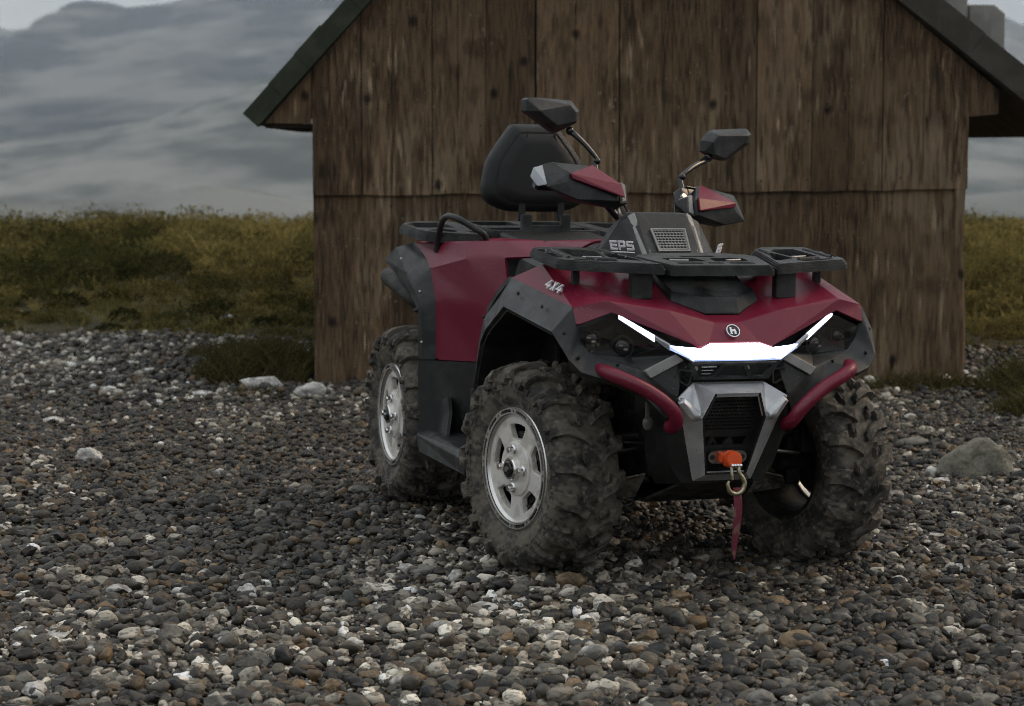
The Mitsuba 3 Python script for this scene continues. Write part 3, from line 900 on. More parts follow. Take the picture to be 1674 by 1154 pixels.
fz = lambda x, y: 1.011 - .088 * np.maximum(x + .02, 0)
wing = Polygon([(-.012, .470), (.090, .482), (.262, .482), (.292, .462), (.392, .186), (.392, .178), (.186, .222), (.060, .246), (-.01, .300), (-.02, .40)]).buffer(-.01).buffer(.01)
wh = [Polygon([(.05, .395), (.205, .40), (.235, .32), (.10, .30), (.06, .33)]), Polygon([(.05, .462), (.10, .464), (.10, .452), (.05, .450)]), Polygon([(.13, .464), (.22, .462), (.22, .450), (.13, .452)]),
      Polygon([(.15, .285), (.25, .295), (.30, .225), (.20, .245)]), Polygon([(.262, .42), (.275, .425), (.315, .31), (.302, .305)])]
Q2('front_rack_wing', rack_piece(wing, wh, fz), 'black_plastic', 25)
mid = Polygon([(.404, -.160), (.404, .160), (.394, .170), (.195, .212), (.15, .19), (.10, .10), (.10, -.10), (.15, -.19), (.195, -.212), (.394, -.170)])
mh = [Polygon([(.24, -.13), (.30, -.12), (.30, -.02), (.24, -.03)]), Polygon([(.24, .13), (.30, .12), (.30, .02), (.24, .03)]), sbox(.335, -.12, .352, -.05), sbox(.335, .05, .352, .12), sbox(.19, -.05, .205, .05), sbox(.335, -.02, .350, .02)]
Q('front_rack_centre', rack_piece(mid, mh, lambda x, y: fz(x, y) - .002), 'black_plastic', 25)
for s in (1, -1):
    for (x0, y0, x1, y1) in ((.06, .43, .24, .435), (.07, .27, .18, .26), (.255, .385, .29, .30)):
        a, b = np.array((x0, s * y0, fz(x0, y0) + .001)), np.array((x1, s * y1, fz(x1, y1) + .001))
        Q('rack_rib', tube([a, (a + b) / 2, b], .006, 8, 3), 'black_plastic')
    for (x0, y0) in ((.20, .345), (.27, .09)):
        Q('rack_bracket', rbox((x0, s * y0, fz(x0, y0) - .004), (.012, .06, .008), .002, R=[[.9, -.4 * s, 0], [.4 * s, .9, 0], [0, 0, 1]]), 'steel')
    for (x0, y0) in ((.07, .445), (.23, .445), (.27, .36), (.12, .28), (.34, .22), (.21, .24)):
        Q('rack_bolt', cyl([x0, s * y0, fz(x0, y0) - .004], [x0, s * y0, fz(x0, y0) + .0025], .0045, 8), 'steel')
    Q('rack_post', rbox((.325, s * .236, .915), (.035, .068, .095), .006), 'black_plastic')
    Q('rack_stay', rbox((.212, s * .402, .942), (.020, .022, .075), .003), 'dark_plastic')
Q('rack_beam', cat(rbox((.19, 0, .955), (.05, .46, .035), .006), rbox((.02, 0, .955), (.05, .42, .04), .006)), 'dark_plastic')

# ---- dash pod
D1 = [(-.10, .083, 1.106), (-.108, .130, 1.080), (-.13, .187, .992), (-.12, .215, .93), (.012, .073, .993), (.075, .085, .925), (-.20, .075, 1.106), (-.26, .10, 1.06), (-.32, .16, .93), (-.05, .087, 1.060)]
pod = rhull([(x, s * y, z) for s in (1, -1) for x, y, z in D1], .008)
Q('dash_pod', pod, 'black_plastic', 28)
Q2('dash_pod_trim', rhull([(-.099, .092, 1.110), (-.105, .106, 1.102), (-.052, .0925, 1.062), (-.056, .104, 1.058), (.014, .081, .997), (.008, .094, .995), (.07, .088, .935), (.062, .10, .935)], .004), 'grey_plastic', 30)
ff = max((k for k in range(len(pod.facets)) if abs(pod.facets_normal[k][1]) < .1 and pod.facets_normal[k][0] > .3 and pod.facets_normal[k][2] > .1), key=lambda k: pod.facets_area[k])
nrm, o0 = pod.facets_normal[ff], pod.facets_origin[ff]
o = np.array((-.02, 0, 1.0215))
o = o + nrm * (nrm @ (o0 - o)) + nrm * .006
DG = frame(o, (0, 1, 0), np.cross(nrm, [0, 1., 0]))
gpoly = Polygon([(-.060, .044), (.060, .044), (.054, -.05), (-.054, -.05)])
hx = []
for j in range(8):
    for i in range(10):
        hx.append(LineString([((i - 4.5) * .0112 - .0015 + .003 * (j % 2), .033 - j * .0108), ((i - 4.5) * .0112 + .0015 + .003 * (j % 2), .033 - j * .0108)]).buffer(.0041, 3))
gi = gpoly.buffer(-.005)
Q('dash_grille', cat(plate(gi.difference(union_all(hx).intersection(gi.buffer(-.003))), DG, .004), plate(gpoly.difference(gi), DG @ np.array([[1, 0, 0, 0], [0, 1, 0, 0], [0, 0, 1, .003], [0, 0, 0, 1.]]), .006)), 'grey_plastic', False)
Q('dash_grille_backing', plate(gpoly, DG @ np.array([[1, 0, 0, 0], [0, 1, 0, 0], [0, 0, 1, -.004], [0, 0, 0, 1.]]), .0015), 'dark_plastic', False)


def block_letters(word):
    """wide square-shouldered capitals one unit high"""
    t = .185
    G = {'E': [sbox(0, 0, t * 1.1, 1), sbox(0, 0, 1.0, t), sbox(0, 1 - t, 1.0, 1), sbox(0, .39, .95, .61)],
         'P': [sbox(0, 0, t * 1.1, 1), Polygon([(0, .30), (.9, .30), (1.02, .42), (1.02, .88), (.9, 1), (0, 1)]).difference(sbox(t * 1.1, .50, .78, .79))],
         'S': [sbox(.06, 0, .94, t), sbox(.06, 1 - t, 1.0, 1), sbox(.06, .39, .94, .61), sbox(0, .45, t * 1.1, .94), sbox(1.02 - t * 1.1, .06, 1.02, .56), sbox(0, .06, .12, .22)]}
    out = []
    for i, ch in enumerate(word):
        out.append(affinity.translate(union_all(G[ch]), i * 1.24, 0))
    return union_all(out)


eps = block_letters('EPS')
LETTER_AT = {-1: (-.030, -.112, 1.030), 1: (.005, .072, 1.026)}
for s in (-1, 1):
    # the pod's own flat side: its largest facet looking outwards
    best = max((k for k in range(len(pod.facets)) if pod.facets_normal[k][1] * s > .35 and pod.facets_normal[k][0] > 0), key=lambda k: pod.facets_area[k])
    nn, o0 = pod.facets_normal[best], pod.facets_origin[best]
    tgt = np.array(LETTER_AT[s])
    o = tgt + nn * (nn @ (o0 - tgt))
    ex = np.cross([0, 0, 1.0], nn)
    fr = frame(o + nn * .0022, ex, np.cross(nn, ex))
    e = affinity.scale(eps, .0255, .030, origin=(0, 0))
    e = union_all([affinity.translate(e, -.046, -.008), sbox(-.046, -.0165, .042, -.0140)])
    Q('dash_lettering', plate(e, fr, .003), 'white_decal', 30, 'white raised EPS letters')

# 4x4 emblem on the right front fender
def emblem():
    four = union_all([LineString([(.52, 1), (.06, .34), (.74, .34)]).buffer(.075, cap_style=2, join_style=2), LineString([(.62, .62), (.42, 0)]).buffer(.075, cap_style=2)])
    ex = union_all([LineString([(.0, .0), (.62, 1)]).buffer(.075, cap_style=2), LineString([(.14, 1), (.46, 0)]).buffer(.075, cap_style=2)])
    return union_all([four, affinity.translate(ex, .95, 0), affinity.translate(four, 1.72, 0)])


for s in (-1,):
    a, b, c = [np.array(p) * [1, s, 1] for p in (AF, CO, BF)]
    p1, p2 = np.array((.138, s * .466, .888)), np.array((.252, s * .461, .877))
    nn = np.cross(b - a, c - a); nn /= np.linalg.norm(nn)
    nn = nn if nn[2] > 0 else -nn
    p1 += nn * (nn @ (a - p1)); p2 += nn * (nn @ (a - p2))
    if s > 0:
        p1, p2 = p2, p1
    fr = frame(p1 + nn * .008, p2 - p1, np.cross(nn, p2 - p1))
    L = np.linalg.norm(p2 - p1)
    Q('fender_emblem', plate(affinity.scale(emblem(), L / 2.35, .030, origin=(0, 0)), fr, .007), 'emblem_silver', 30, 'silver 4X4 emblem')

for s in (-1, 1):
    for (x, y, z) in ((.02, .505, .868), (.22, .498, .842), (.385, .487, .775), (-.30, .512, .772), (.428, .455, .708)):
        Q('flare_bolt', trimesh.creation.icosphere(1, .0065).apply_scale([1, .7, 1]).apply_translation([x, s * (y + .012), z]), 'dark_metal')
    for (x, y, z) in ((-1.112, .497, .80), (-1.10, .492, .62), (-1.36, .497, .905)):
        Q('rear_flare_bolt', trimesh.creation.icosphere(1, .006).apply_translation([x, s * (y + .002), z]), 'steel')

# ---- rear body
RA, RBp, RC, RD = (-1.42, .43, .965), (-1.15, .45, .882), (-1.078, .45, .771), (-1.068, .45, .560)
g = [[RA, (-.95, .385, .985), (-.72, .31, 1.0), (-.58, .21, 1.005)],
     [RBp, (-.88, .40, .930), (-.66, .335, .945), (-.52, .27, .955)],
     [RC, (-.80, .385, .780), (-.60, .335, .800), (-.50, .30, .81)],
     [RD, (-.80, .36, .575), (-.60, .33, .60), (-.50, .30, .61)]]
rear = [[g[i][j], g[i][j + 1], g[i + 1][j + 1], g[i + 1][j]] for i in range(3) for j in range(3) if not (i > 0 and j == 2)]
rear += [[RA, (-.95, .385, .985), (-.72, .31, 1.0), (-.58, .21, 1.005), (-.70, .17, 1.0), (-1.5, .20, .985)]]
Q2('rear_fender', shell(rear, .010, .026, 12), 'red_paint', 40)
Q2('tank_cover', shell([[(-.58, .21, 1.005), (-.70, .17, 1.0), (-.62, .03, 1.005), (-.32, .03, 1.025), (-.30, .15, 1.015), (-.33, .19, .99)], [(-.58, .21, 1.005), (-.33, .19, .99), (-.33, .22, .93), (-.52, .27, .955)]], .008, .02, 4), 'red_paint', 40)
O = [(-1.60, .505, .865), (-1.568, .505, .893), (-1.384, .503, .837), (-1.232, .503, .794), (-1.13, .502, .735), (-1.124, .500, .560)]
Mi = [(-1.50, .498, .925), (-1.44, .497, .945), (-1.27, .507, .862), (-1.165, .507, .815), (-1.10, .500, .755), (-1.094, .492, .560)]
I_ = [(-1.48, .44, .955), RA, (-1.24, .442, .915), RBp, RC, RD]
fl_ = [[O[i], O[i + 1], Mi[i + 1], Mi[i]] for i in range(1, 5)] + [[Mi[i], Mi[i + 1], I_[i + 1], I_[i]] for i in range(1, 5)]
Q2('rear_fender_flare', shell(fl_, .014, .014, 16), 'black_plastic', 40)
Q2('rear_wheel_well', shell([[(-1.60, .18, .82), (-1.54, .47, .845), (-1.4, .48, .87), (-1.4, .18, .87)], [(-1.4, .18, .87), (-1.4, .48, .87), (-1.14, .47, .72), (-1.10, .18, .72)], [(-1.10, .18, .72), (-1.14, .47, .72), (-1.10, .47, .40), (-1.08, .18, .35)]], .006, .05, 1, centre=(-1.4, .3, .4)), 'dark_plastic', 40)
wl = [(.42, .478, .69), (.34, .513, .768), (-.014, .541, .818), (-.266, .518, .727), (-.355, .506, .677), (-.457, .494, .53), (-.47, .485, .36)]
wi = [(.36, .16, .70), (.30, .16, .79), (.0, .16, .85), (-.25, .16, .80), (-.34, .16, .70), (-.43, .16, .52), (-.45, .16, .32)]
Q2('front_wheel_well', shell([[wl[i], wl[i + 1], wi[i + 1], wi[i]] for i in range(6)], .006, .05, 1, centre=(0, .3, .4)), 'dark_plastic', 40)
# side panel, footwell
side_ = [[(-1.124, .500, .556), RD[:2] + (.556,), (-1.062, .455, .30), (-1.11, .502, .285)], [RD[:2] + (.556,), (-.80, .36, .572), (-.79, .34, .30), (-1.062, .455, .30)], [(-.80, .36, .572), (-.50, .30, .60), (-.47, .27, .30), (-.79, .34, .30)]]
Q2('side_panel', shell(side_, .008, .025, 2), 'dark_plastic', 40)
foot = [[(-1.09, .475, .302), (-.44, .525, .302), (-.40, .24, .30), (-1.08, .26, .30)], [(-1.11, .502, .285), (-1.09, .475, .302), (-.44, .525, .302), (-.42, .535, .285)], [(-1.11, .502, .285), (-.42, .535, .285), (-.43, .532, .238), (-1.04, .512, .235)], [(-1.11, .502, .285), (-1.04, .512, .235), (-1.06, .3, .24), (-1.12, .3, .29)]]
Q2('footboard', shell(foot, .008, .025, 2), 'black_plastic', 40)
Q2('heel_guard', shell([[(-1.02, .455, .30), (-.86, .475, .302), (-.90, .45, .39), (-.97, .435, .44), (-1.03, .44, .42)]], .012, .02, 2), 'black_plastic', 40)
Q2('fender_brace', tube([(-.47, .500, .52), (-.475, .502, .40), (-.46, .51, .30)], .010, 8, 4), 'black_plastic')
Q2('seat_side_cover', shell([[(-.60, .30, .945), (-.30, .26, .96), (-.20, .30, .90), (-.22, .30, .60), (-.52, .30, .60), (-.62, .335, .80)]], .01, .03, 2), 'dark_plastic', 40)
# seat
Q('seat', cat(rhull([(x, s * y, z) for s in (1, -1) for x, y, z in ((-.62, .13, .955), (-.62, .16, .86), (-1.22, .17, .99), (-1.22, .20, .86), (-1.26, .15, .97))], .025)), 'vinyl', 40)
# chassis and running gear
Q('chassis', cat(rhull([(x, s * y, z) for s in (1, -1) for x, y, z in ((.32, .11, .33), (.30, .15, .60), (-.1, .17, .78), (-.45, .22, .75), (-1.0, .22, .72), (-1.6, .16, .74), (-1.65, .14, .40), (-1.1, .24, .26), (-.45, .24, .26))], .01)), 'dark_metal', 30)
for s in (1, -1):
    for z0, z1 in ((.30, .26), (.44, .40)):
        Q('control_arm', cat(tube([(.16, s * .13, z0), (.02, s * .40, z1)], .014, 10, smooth=False), tube([(-.16, s * .13, z0), (.0, s * .40, z1)], .014, 10, smooth=False)), 'dark_metal')
        Q('rear_control_arm', cat(tube([(-1.28, s * .14, z0), (-1.40, s * .38, z1)], .014, 10, smooth=False), tube([(-1.58, s * .14, z0), (-1.44, s * .38, z1)], .014, 10, smooth=False)), 'dark_metal')
    hx_ = [(.06 + .03 * math.cos(t) + .0 * t, s * (.30 - .10 * t / 44) + .03 * math.sin(t), .42 + .24 * t / 44) for t in np.linspace(0, 44, 180)]
    Q('shock_spring', tube(hx_, .0055, 6, smooth=False), 'dark_metal')
    Q('shock_absorber', cyl([.06, s * .31, .38], [.06, s * .19, .72], .017), 'dark_metal')
    bx = [(0.012 + .024 * (i % 2) + .0022 * i, -.30 + .012 * i) for i in range(11)]
    bt = lathe([(r, y) for r, y in bx] , 20)
    bt.apply_translation([.0, 0, .345])
    bt = bt if s < 0 else mir(bt)
    Q('drive_shaft_boot', bt, 'dark_metal')
    Q('drive_shaft', cyl([.0, s * .14, .345], [.0, s * .45, .325], .014), 'dark_metal')
    Q('rear_drive_shaft', cyl([-1.429, s * .14, .345], [-1.429, s * .45, .325], .016), 'dark_metal')
    Q('tie_rod', cyl([.12, s * .08, .40], [.13, s * .40, .36], .009), 'steel')
    kn = rbox((.0, s * .425, .325), (.09, .05, .16), .01)
    Q('steering_knuckle', kn, 'dark_metal')
    Q('brake_caliper', cat(rbox((.075, s * .445, .40), (.06, .05, .09), .008), cyl([.055, s * .41, .41], [.055, s * .44, .41], .018)), 'dark_metal')
    Q('brake_hose', tube([(.24, s * .16, .42), (.22, s * .26, .428), (.16, s * .36, .435), (.09, s * .42, .43)], .004, 6, 8), 'dark_plastic')
    Q('arm_guard', shell([[(.26, s * .18, .33), (.22, s * .30, .30), (.12, s * .36, .25), (.20, s * .19, .25)]], .005, .03, 1), 'tyre_rubber', 40)
Q('side_reflector', cat(trimesh.creation.icosphere(2, .017).apply_scale([.5, 1, 1.25]).apply_translation([.40, -.235, .505]), rbox((.395, -.235, .545), (.012, .012, .05), .003)), 'amber_lens', True)
Q('skid_plate', shell([[(.40, .12, .32), (.40, -.12, .32), (.20, -.17, .235), (.20, .17, .235)], [(.20, -.17, .235), (.20, .17, .235), (-1.1, .2, .225), (-1.1, -.2, .225)]], .008, .05, 1, centre=(-.3, 0, .8)), 'dark_metal', 40)
# rear rack, grab handles, backrest
rz = lambda x, y: 1.020 + 0 * x - .05 * (x + 1.35)
rw = Polygon([(-1.19, .455), (-1.11, .37), (-1.06, .28), (-1.16, .235), (-1.17, .22), (-1.60, .22), (-1.62, .36), (-1.56, .44), (-1.50, .468), (-1.25, .472)])
rh = [Polygon([(-1.24, .43), (-1.17, .36), (-1.22, .33), (-1.30, .36)]), Polygon([(-1.35, .44), (-1.35, .30), (-1.55, .30), (-1.54, .40), (-1.48, .44)]), Polygon([(-1.20, .30), (-1.14, .28), (-1.20, .25)])]
zr = lambda x, y: 1.013 - .055 * (x + 1.19)
Q2('rear_rack_wing', rack_piece(rw, rh, zr, .036), 'black_plastic', 25)
rmid = sbox(-1.60, -.216, -1.17, .216)
Q('rear_rack_centre', rack_piece(rmid, [sbox(-1.30, -.19, -1.22, -.05), sbox(-1.30, .05, -1.22, .19), sbox(-1.55, -.18, -1.40, -.03), sbox(-1.55, .03, -1.40, .18)], lambda x, y: zr(x, y) + .004, .040), 'black_plastic', 25)
Q('rear_rack_beam', cat(rbox((-1.30, 0, .975), (.06, .62, .05), .008), rbox((-1.52, 0, .985), (.06, .62, .05), .008)), 'dark_plastic')
for s in (1, -1):
    for (x0, y0) in ((-1.22, .445), (-1.30, .455), (-1.48, .45), (-1.15, .31)):
        Q('rear_rack_bolt', cyl([x0, s * y0, zr(x0, 0) - .003], [x0, s * y0, zr(x0, 0) + .003], .005, 8), 'steel')
Q2('grab_handle', tube([(-1.175, .42, .940), (-1.16, .42, .985), (-1.12, .42, 1.043), (-1.075, .418, 1.068), (-1.02, .41, 1.072), (-.98, .39, 1.060), (-.945, .345, 1.030), (-.935, .32, 1.012), (-.96, .30, .985)], .0115, 14, 8), 'black_plastic', 60)
xb = -1.30
Q('backrest_bracket', cat(rbox((-1.19, 0, 1.010), (.02, .19, .055), .004), *[rbox((-1.188, s * .076, 1.035), (.03, .036, .085), .004) for s in (1, -1)]), 'black_plastic')
for s in (1, -1):
    Q('backrest_post', rbox((-1.24, s * .076, 1.085), (.016, .026, .07), .003), 'dark_plastic')
    Q('backrest_bolt', cyl([-1.182, s * .076, 1.008], [-1.175, s * .076, 1.008], .009, 8), 'steel')


def pad_ring(scale, x, lean=.10, n=72, zc=1.235):
    o = np.array([(.0, 1.406), (.066, 1.406), (.090, 1.399), (.114, 1.370), (.150, 1.322), (.182, 1.270), (.200, 1.20), (.204, 1.165), (.196, 1.13), (.165, 1.105), (.11, 1.086), (.05, 1.083), (.0, 1.083)])
    o = np.vstack([o, (o * [-1, 1])[-2:0:-1]])
    o = spline(np.c_[np.vstack([o, o[:1]]), np.zeros(len(o) + 1)], 6)[:-1, :2]
    p = (o - [0, zc]) * scale + [0, zc]
    return np.c_[x - lean * (p[:, 1] - 1.08), p[:, 0] - .010, p[:, 1]]


rings = [pad_ring(s, x) for s, x in ((.55, -1.215), (.66, -1.218), (.78, -1.226), (.80, -1.232), (.83, -1.228), (.92, -1.240), (.975, -1.255), (1.0, -1.275), (1.0, -1.300), (.97, -1.318), (.90, -1.330), (.5, -1.335))]
m_ = len(rings[0])
V = np.vstack(rings + [rings[0].mean(0)[None], rings[-1].mean(0)[None]])
F = []
for k in range(len(rings) - 1):
    for i in range(m_):
        a, b = k * m_ + i, k * m_ + (i + 1) % m_
        F += [[a, b, b + m_], [a, b + m_, a + m_]]
K = len(rings)
for i in range(m_):
    F += [[K * m_, (i + 1) % m_, i], [K * m_ + 1, (K - 1) * m_ + i, (K - 1) * m_ + (i + 1) % m_]]
pad = trimesh.Trimesh(V, F, process=False)
if pad.volume < 0:
    pad.invert()
Q('backrest', pad, 'vinyl', True)
Q('backrest_seam', cat(*[tube([(-1.222 - .1 * (z - 1.08), s * y, z) for y, z in ((.070, 1.14), (.074, 1.22), (.072, 1.30), (.052, 1.37))], .0022, 6, 6) for s in (1, -1)]), 'vinyl', True)
Q('rear_bumper', tube([(-1.66, -.10, .81), (-1.68, -.36, .822), (-1.675, -.445, .826), (-1.63, -.468, .822), (-1.55, -.466, .808), (-1.38, -.458, .772), (-1.26, -.41, .72)], .034, 16, 8), 'dark_metal', 60)

# ---- handlebar: own axes u forward, v left, w up along the raked steering stem
ta, de = .527, .28
BMx = np.eye(4)
BMx[:3, 0] = [math.cos(de) * math.cos(ta), math.sin(de), math.cos(de) * math.sin(ta)]
BMx[:3, 1] = [-math.sin(de) * math.cos(ta), math.cos(de), -math.sin(de) * math.sin(ta)]
BMx[:3, 2] = [-math.sin(ta), 0, math.cos(ta)]
BMx[:3, 3] = [-.35, 0, 1.1]


def H(name, m, b, smooth=35):
    m = m.copy()
    m.apply_transform(BMx)
    return Q(name, m, b, smooth)


H('handlebar', cat(tube([(.028, -.40, .034), (.047, -.25, .034), (.055, -.17, .012), (.05, -.09, -.06), (.05, -.03, -.085), (.05, .03, -.085), (.05, .09, -.06), (.055, .17, .012), (.047, .25, .034), (.028, .40, .034)], .0115, 14, 8),
                   tube([(.03, 0, -.09), (.03, 0, -.25)], .02, 12, smooth=False)), 'gloss_black', 60)
for s in (1, -1):
    H('grip', tube([(.030, s * .395, .034), (.047, s * .29, .034)], .0175, 16, smooth=False), 'vinyl')
    H('brake_lever', tube([(.085, s * .19, .026), (.105, s * .26, .022), (.085, s * .36, .012), (.080, s * .39, .012)], .006, 8, 6), 'gloss_black')
    H('switch_block', rbox((.055, s * .215, .030), (.05, .06, .055), .008), 'gloss_black')
    H('mirror_clamp', cat(rbox((.075, s * .176, .060), (.045, .05, .04), .006), cyl([.076, s * .176, .06], [.076, s * .176, .125], .010)), 'gloss_black')
H('brake_reservoir', cat(rbox((.075, .215, .062), (.05, .075, .035), .006), rbox((.075, .215, .083), (.054, .08, .008), .003)), 'gloss_black')
H('lever_clamp', cat(rbox((.085, .215, .05), (.02, .025, .02), .004), cyl([.09, .16, .045], [.10, .16, .045], .010), cyl([.09, .245, .055], [.10, .245, .055], .008)), 'steel')
for i, (v0, r) in enumerate(((-.10, .006), (-.085, .005), (-.07, .005), (.10, .006), (.085, .005), (.12, .005))):
    H('control_cable', tube([(.08, v0 * 1.5, .015), (.09, v0 * 1.25, -.05), (.06, v0 * .95, -.12), (.03, v0 * .7, -.22)], r, 8, 6), 'gloss_black' if i % 3 else 'steel')
# hand guards: a dark shell, a red insert and end pieces
for s in (-1, 1):
    f = lambda P: [(u, s * v, w) for u, v, w in P]
    body = rhull(f([(.085, .395, .074), (.10, .372, .078), (.055, .365, .086), (.095, .225, .092), (.13, .215, .055), (.15, .160, .0), (.14, .165, -.045), (.10, .14, -.05), (.11, .30, -.045), (.098, .400, -.010), (.125, .345, .0), (.135, .335, .028), (.06, .38, .02), (.07, .30, -.03)]), .004)
    H('hand_guard', body, 'black_plastic', 25)
    H('hand_guard_tip', rhull(f([(.084 if s < 0 else .05, .398, .072), (.075 if s < 0 else .045, .425 if s < 0 else .405, .064), (.062 if s < 0 else .04, .432 if s < 0 else .408, .040), (.070 if s < 0 else .045, .418 if s < 0 else .40, .006), (.095 if s < 0 else .06, .402 if s < 0 else .39, .000), (.05, .40, .05)]), .003), 'pale_plastic', 25)
    H('hand_guard_insert', rhull(f([(.146, .336, .020), (.118, .222, .084), (.166, .160, -.002), (.166, .156, -.044), (.142, .330, .008), (.10, .235, .06), (.142, .170, -.02)]), .003), 'red_paint', 25)
    H('hand_guard_clamp', cat(rhull(f([(.145, .150, .016), (.145, .125, .006), (.135, .150, -.05), (.135, .125, -.045), (.09, .15, .03), (.09, .12, .02), (.09, .15, -.05)]), .004)), 'black_plastic', 25)
    H('hand_guard_band', rhull(f([(.149, .143, .016), (.149, .132, .010), (.140, .143, -.045), (.140, .132, -.04), (.10, .143, .03), (.10, .132, .026)]), .003), 'grey_plastic', 25)
# mirrors
for s in (-1, 1):
    if s < 0:
        out = [(.110, -.430, .294), (.112, -.424, .298), (.116, -.384, .304), (.121, -.263, .313), (.108, -.230, .291), (.090, -.235, .261), (.070, -.302, .226), (.071, -.315, .227), (.094, -.424, .267)]
        inn = [(.122, -.397, .255), (.139, -.287, .285), (.130, -.262, .269), (.117, -.259, .246), (.105, -.326, .226)]
        arm = [(.085, -.172, .128), (.088, -.174, .138), (.090, -.200, .168), (.088, -.235, .205), (.082, -.258, .228)]
    else:
        out = [(.122, .351, .315), (.133, .473, .335), (.126, .492, .323), (.113, .490, .300), (.077, .400, .238), (.077, .363, .237), (.085, .313, .251), (.101, .310, .279), (.116, .330, .305)]
        inn = [(.126, .316, .262), (.138, .333, .283), (.148, .452, .299), (.136, .443, .279), (.104, .371, .224), (.107, .328, .229)]
        arm = [(.085, .180, .128), (.087, .186, .138), (.086, .240, .178), (.080, .295, .212), (.074, .325, .232)]
    bk_ = np.array([-.027, 0, .0155])
    head = rhull(np.vstack([np.array(out) + bk_ * .1, np.array(inn), np.array(out) + bk_]), .005)
    nm = 'mirror' if s < 0 else 'mirror_001'
    H(f'{nm}__shell', head, 'black_plastic', 25)
    o = np.array(out)
    gm = frame(o.mean(0) + bk_ * 1.28, (0, 1, 0), (.502, 0, .865))
    loc2 = (o - o.mean(0)) @ gm[:3, :2]
    H(f'{nm}__glass', plate(Polygon(loc2).convex_hull.buffer(-.006), gm, .003), 'mirror_glass', False)
    H(f'{nm}__arm', tube(arm, np.interp(np.arange(33), [0, 6, 32], [.009, .008, .012]), 10, 8, sq=.7), 'gloss_black', 60)
    H(f'{nm}__joint', cat(trimesh.creation.icosphere(2, .012).apply_translation(arm[0]), trimesh.creation.icosphere(2, .014).apply_translation(arm[-1])), 'gloss_black', True)

# ------------------------------------------------------------------ gravel, stones
def ico(n):
    m = trimesh.creation.icosphere(n)
    return np.array(m.vertices), np.array(m.faces)


def pebble_shapes(n, sub, seed, flat=False):
    g = np.random.default_rng(seed)
    V, F = ico(sub)
    out = []
    for k in range(n):
        a = meshkit.noise(V * 1.1 + k * 7.3 + 50, k) - .5
        b = meshkit.noise(V * 2.3 + k * 3.1 + 20, k + 9) - .5
        v = V * (1 + .7 * a + .5 * b)[:, None] + (g.normal(0, .10, V.shape) if flat else 0)
        for _ in range(4 if k % 3 else 2):                       # knock flats on some
            d = g.normal(size=3); d /= np.linalg.norm(d)
            h = v @ d; c = .50 + .28 * g.random()
            v = v - np.maximum(h - c, 0)[:, None] * d * .9
        v = v * [1, .55 + .42 * g.random(), .40 + .40 * g.random()]
        out.append(v[F].reshape(-1, 3) if flat else v)            # broken stones keep their edges
    return out, np.arange(len(F) * 3).reshape(-1, 3) if flat else F


def quat(g, n, tiltmax):
    yaw, tl, ax = g.random(n) * 2 * np.pi, g.normal(0, tiltmax, n), g.random(n) * 2 * np.pi
    cy, sy = np.cos(yaw), np.sin(yaw)
    Rz = np.zeros((n, 3, 3)); Rz[:, 0, 0], Rz[:, 0, 1], Rz[:, 1, 0], Rz[:, 1, 1], Rz[:, 2, 2] = cy, -sy, sy, cy, 1
    k = np.stack([np.cos(ax), np.sin(ax), ax * 0], -1)
    K = np.zeros((n, 3, 3)); K[:, 0, 2], K[:, 1, 2], K[:, 2, 0], K[:, 2, 1] = k[:, 1], -k[:, 0], -k[:, 1], k[:, 0]
    I = np.eye(3)[None]
    return (I + np.sin(tl)[:, None, None] * K + (1 - np.cos(tl))[:, None, None] * (K @ K)) @ Rz


PAL = np.array([(.016, .016, .0155), (.026, .0255, .024), (.042, .040, .036), (.070, .066, .057), (.120, .113, .098), (.070, .050, .030), (.115, .080, .045), (.23, .22, .20), (.42, .41, .385), (.58, .57, .55), (.034, .037, .038)])
PW = np.array([.14, .14, .14, .13, .11, .075, .05, .10, .065, .04, .05])


def colours(g, x, y):
    n = len(x)
    pale = meshkit.fbm(np.stack([x * 1.1 + 3, y * .9, x * 0], -1), 3, 21)
    pale = pale - .06 + .36 * np.exp(-((x + .05) / .75) ** 2 - ((y - 5.75) / .45) ** 2) + .18 * np.exp(-((x + 1.0) / .55) ** 2 - ((y - 10.5) / .8) ** 2)
    w = np.tile(PW, (n, 1))
    k = np.clip((pale - .36) * 6, .12, 3.4)[:, None]
    w[:, 7:10] *= k
    w[:, 4:5] *= k ** .5
    w /= w.sum(1, keepdims=True)
    i = (w.cumsum(1) < g.random(n)[:, None]).sum(1).clip(0, len(PAL) - 1)
    return .90 * PAL[i] ** 1.06 * [1.07, 1., .88] * np.exp(g.normal(0, .32, n))[:, None]


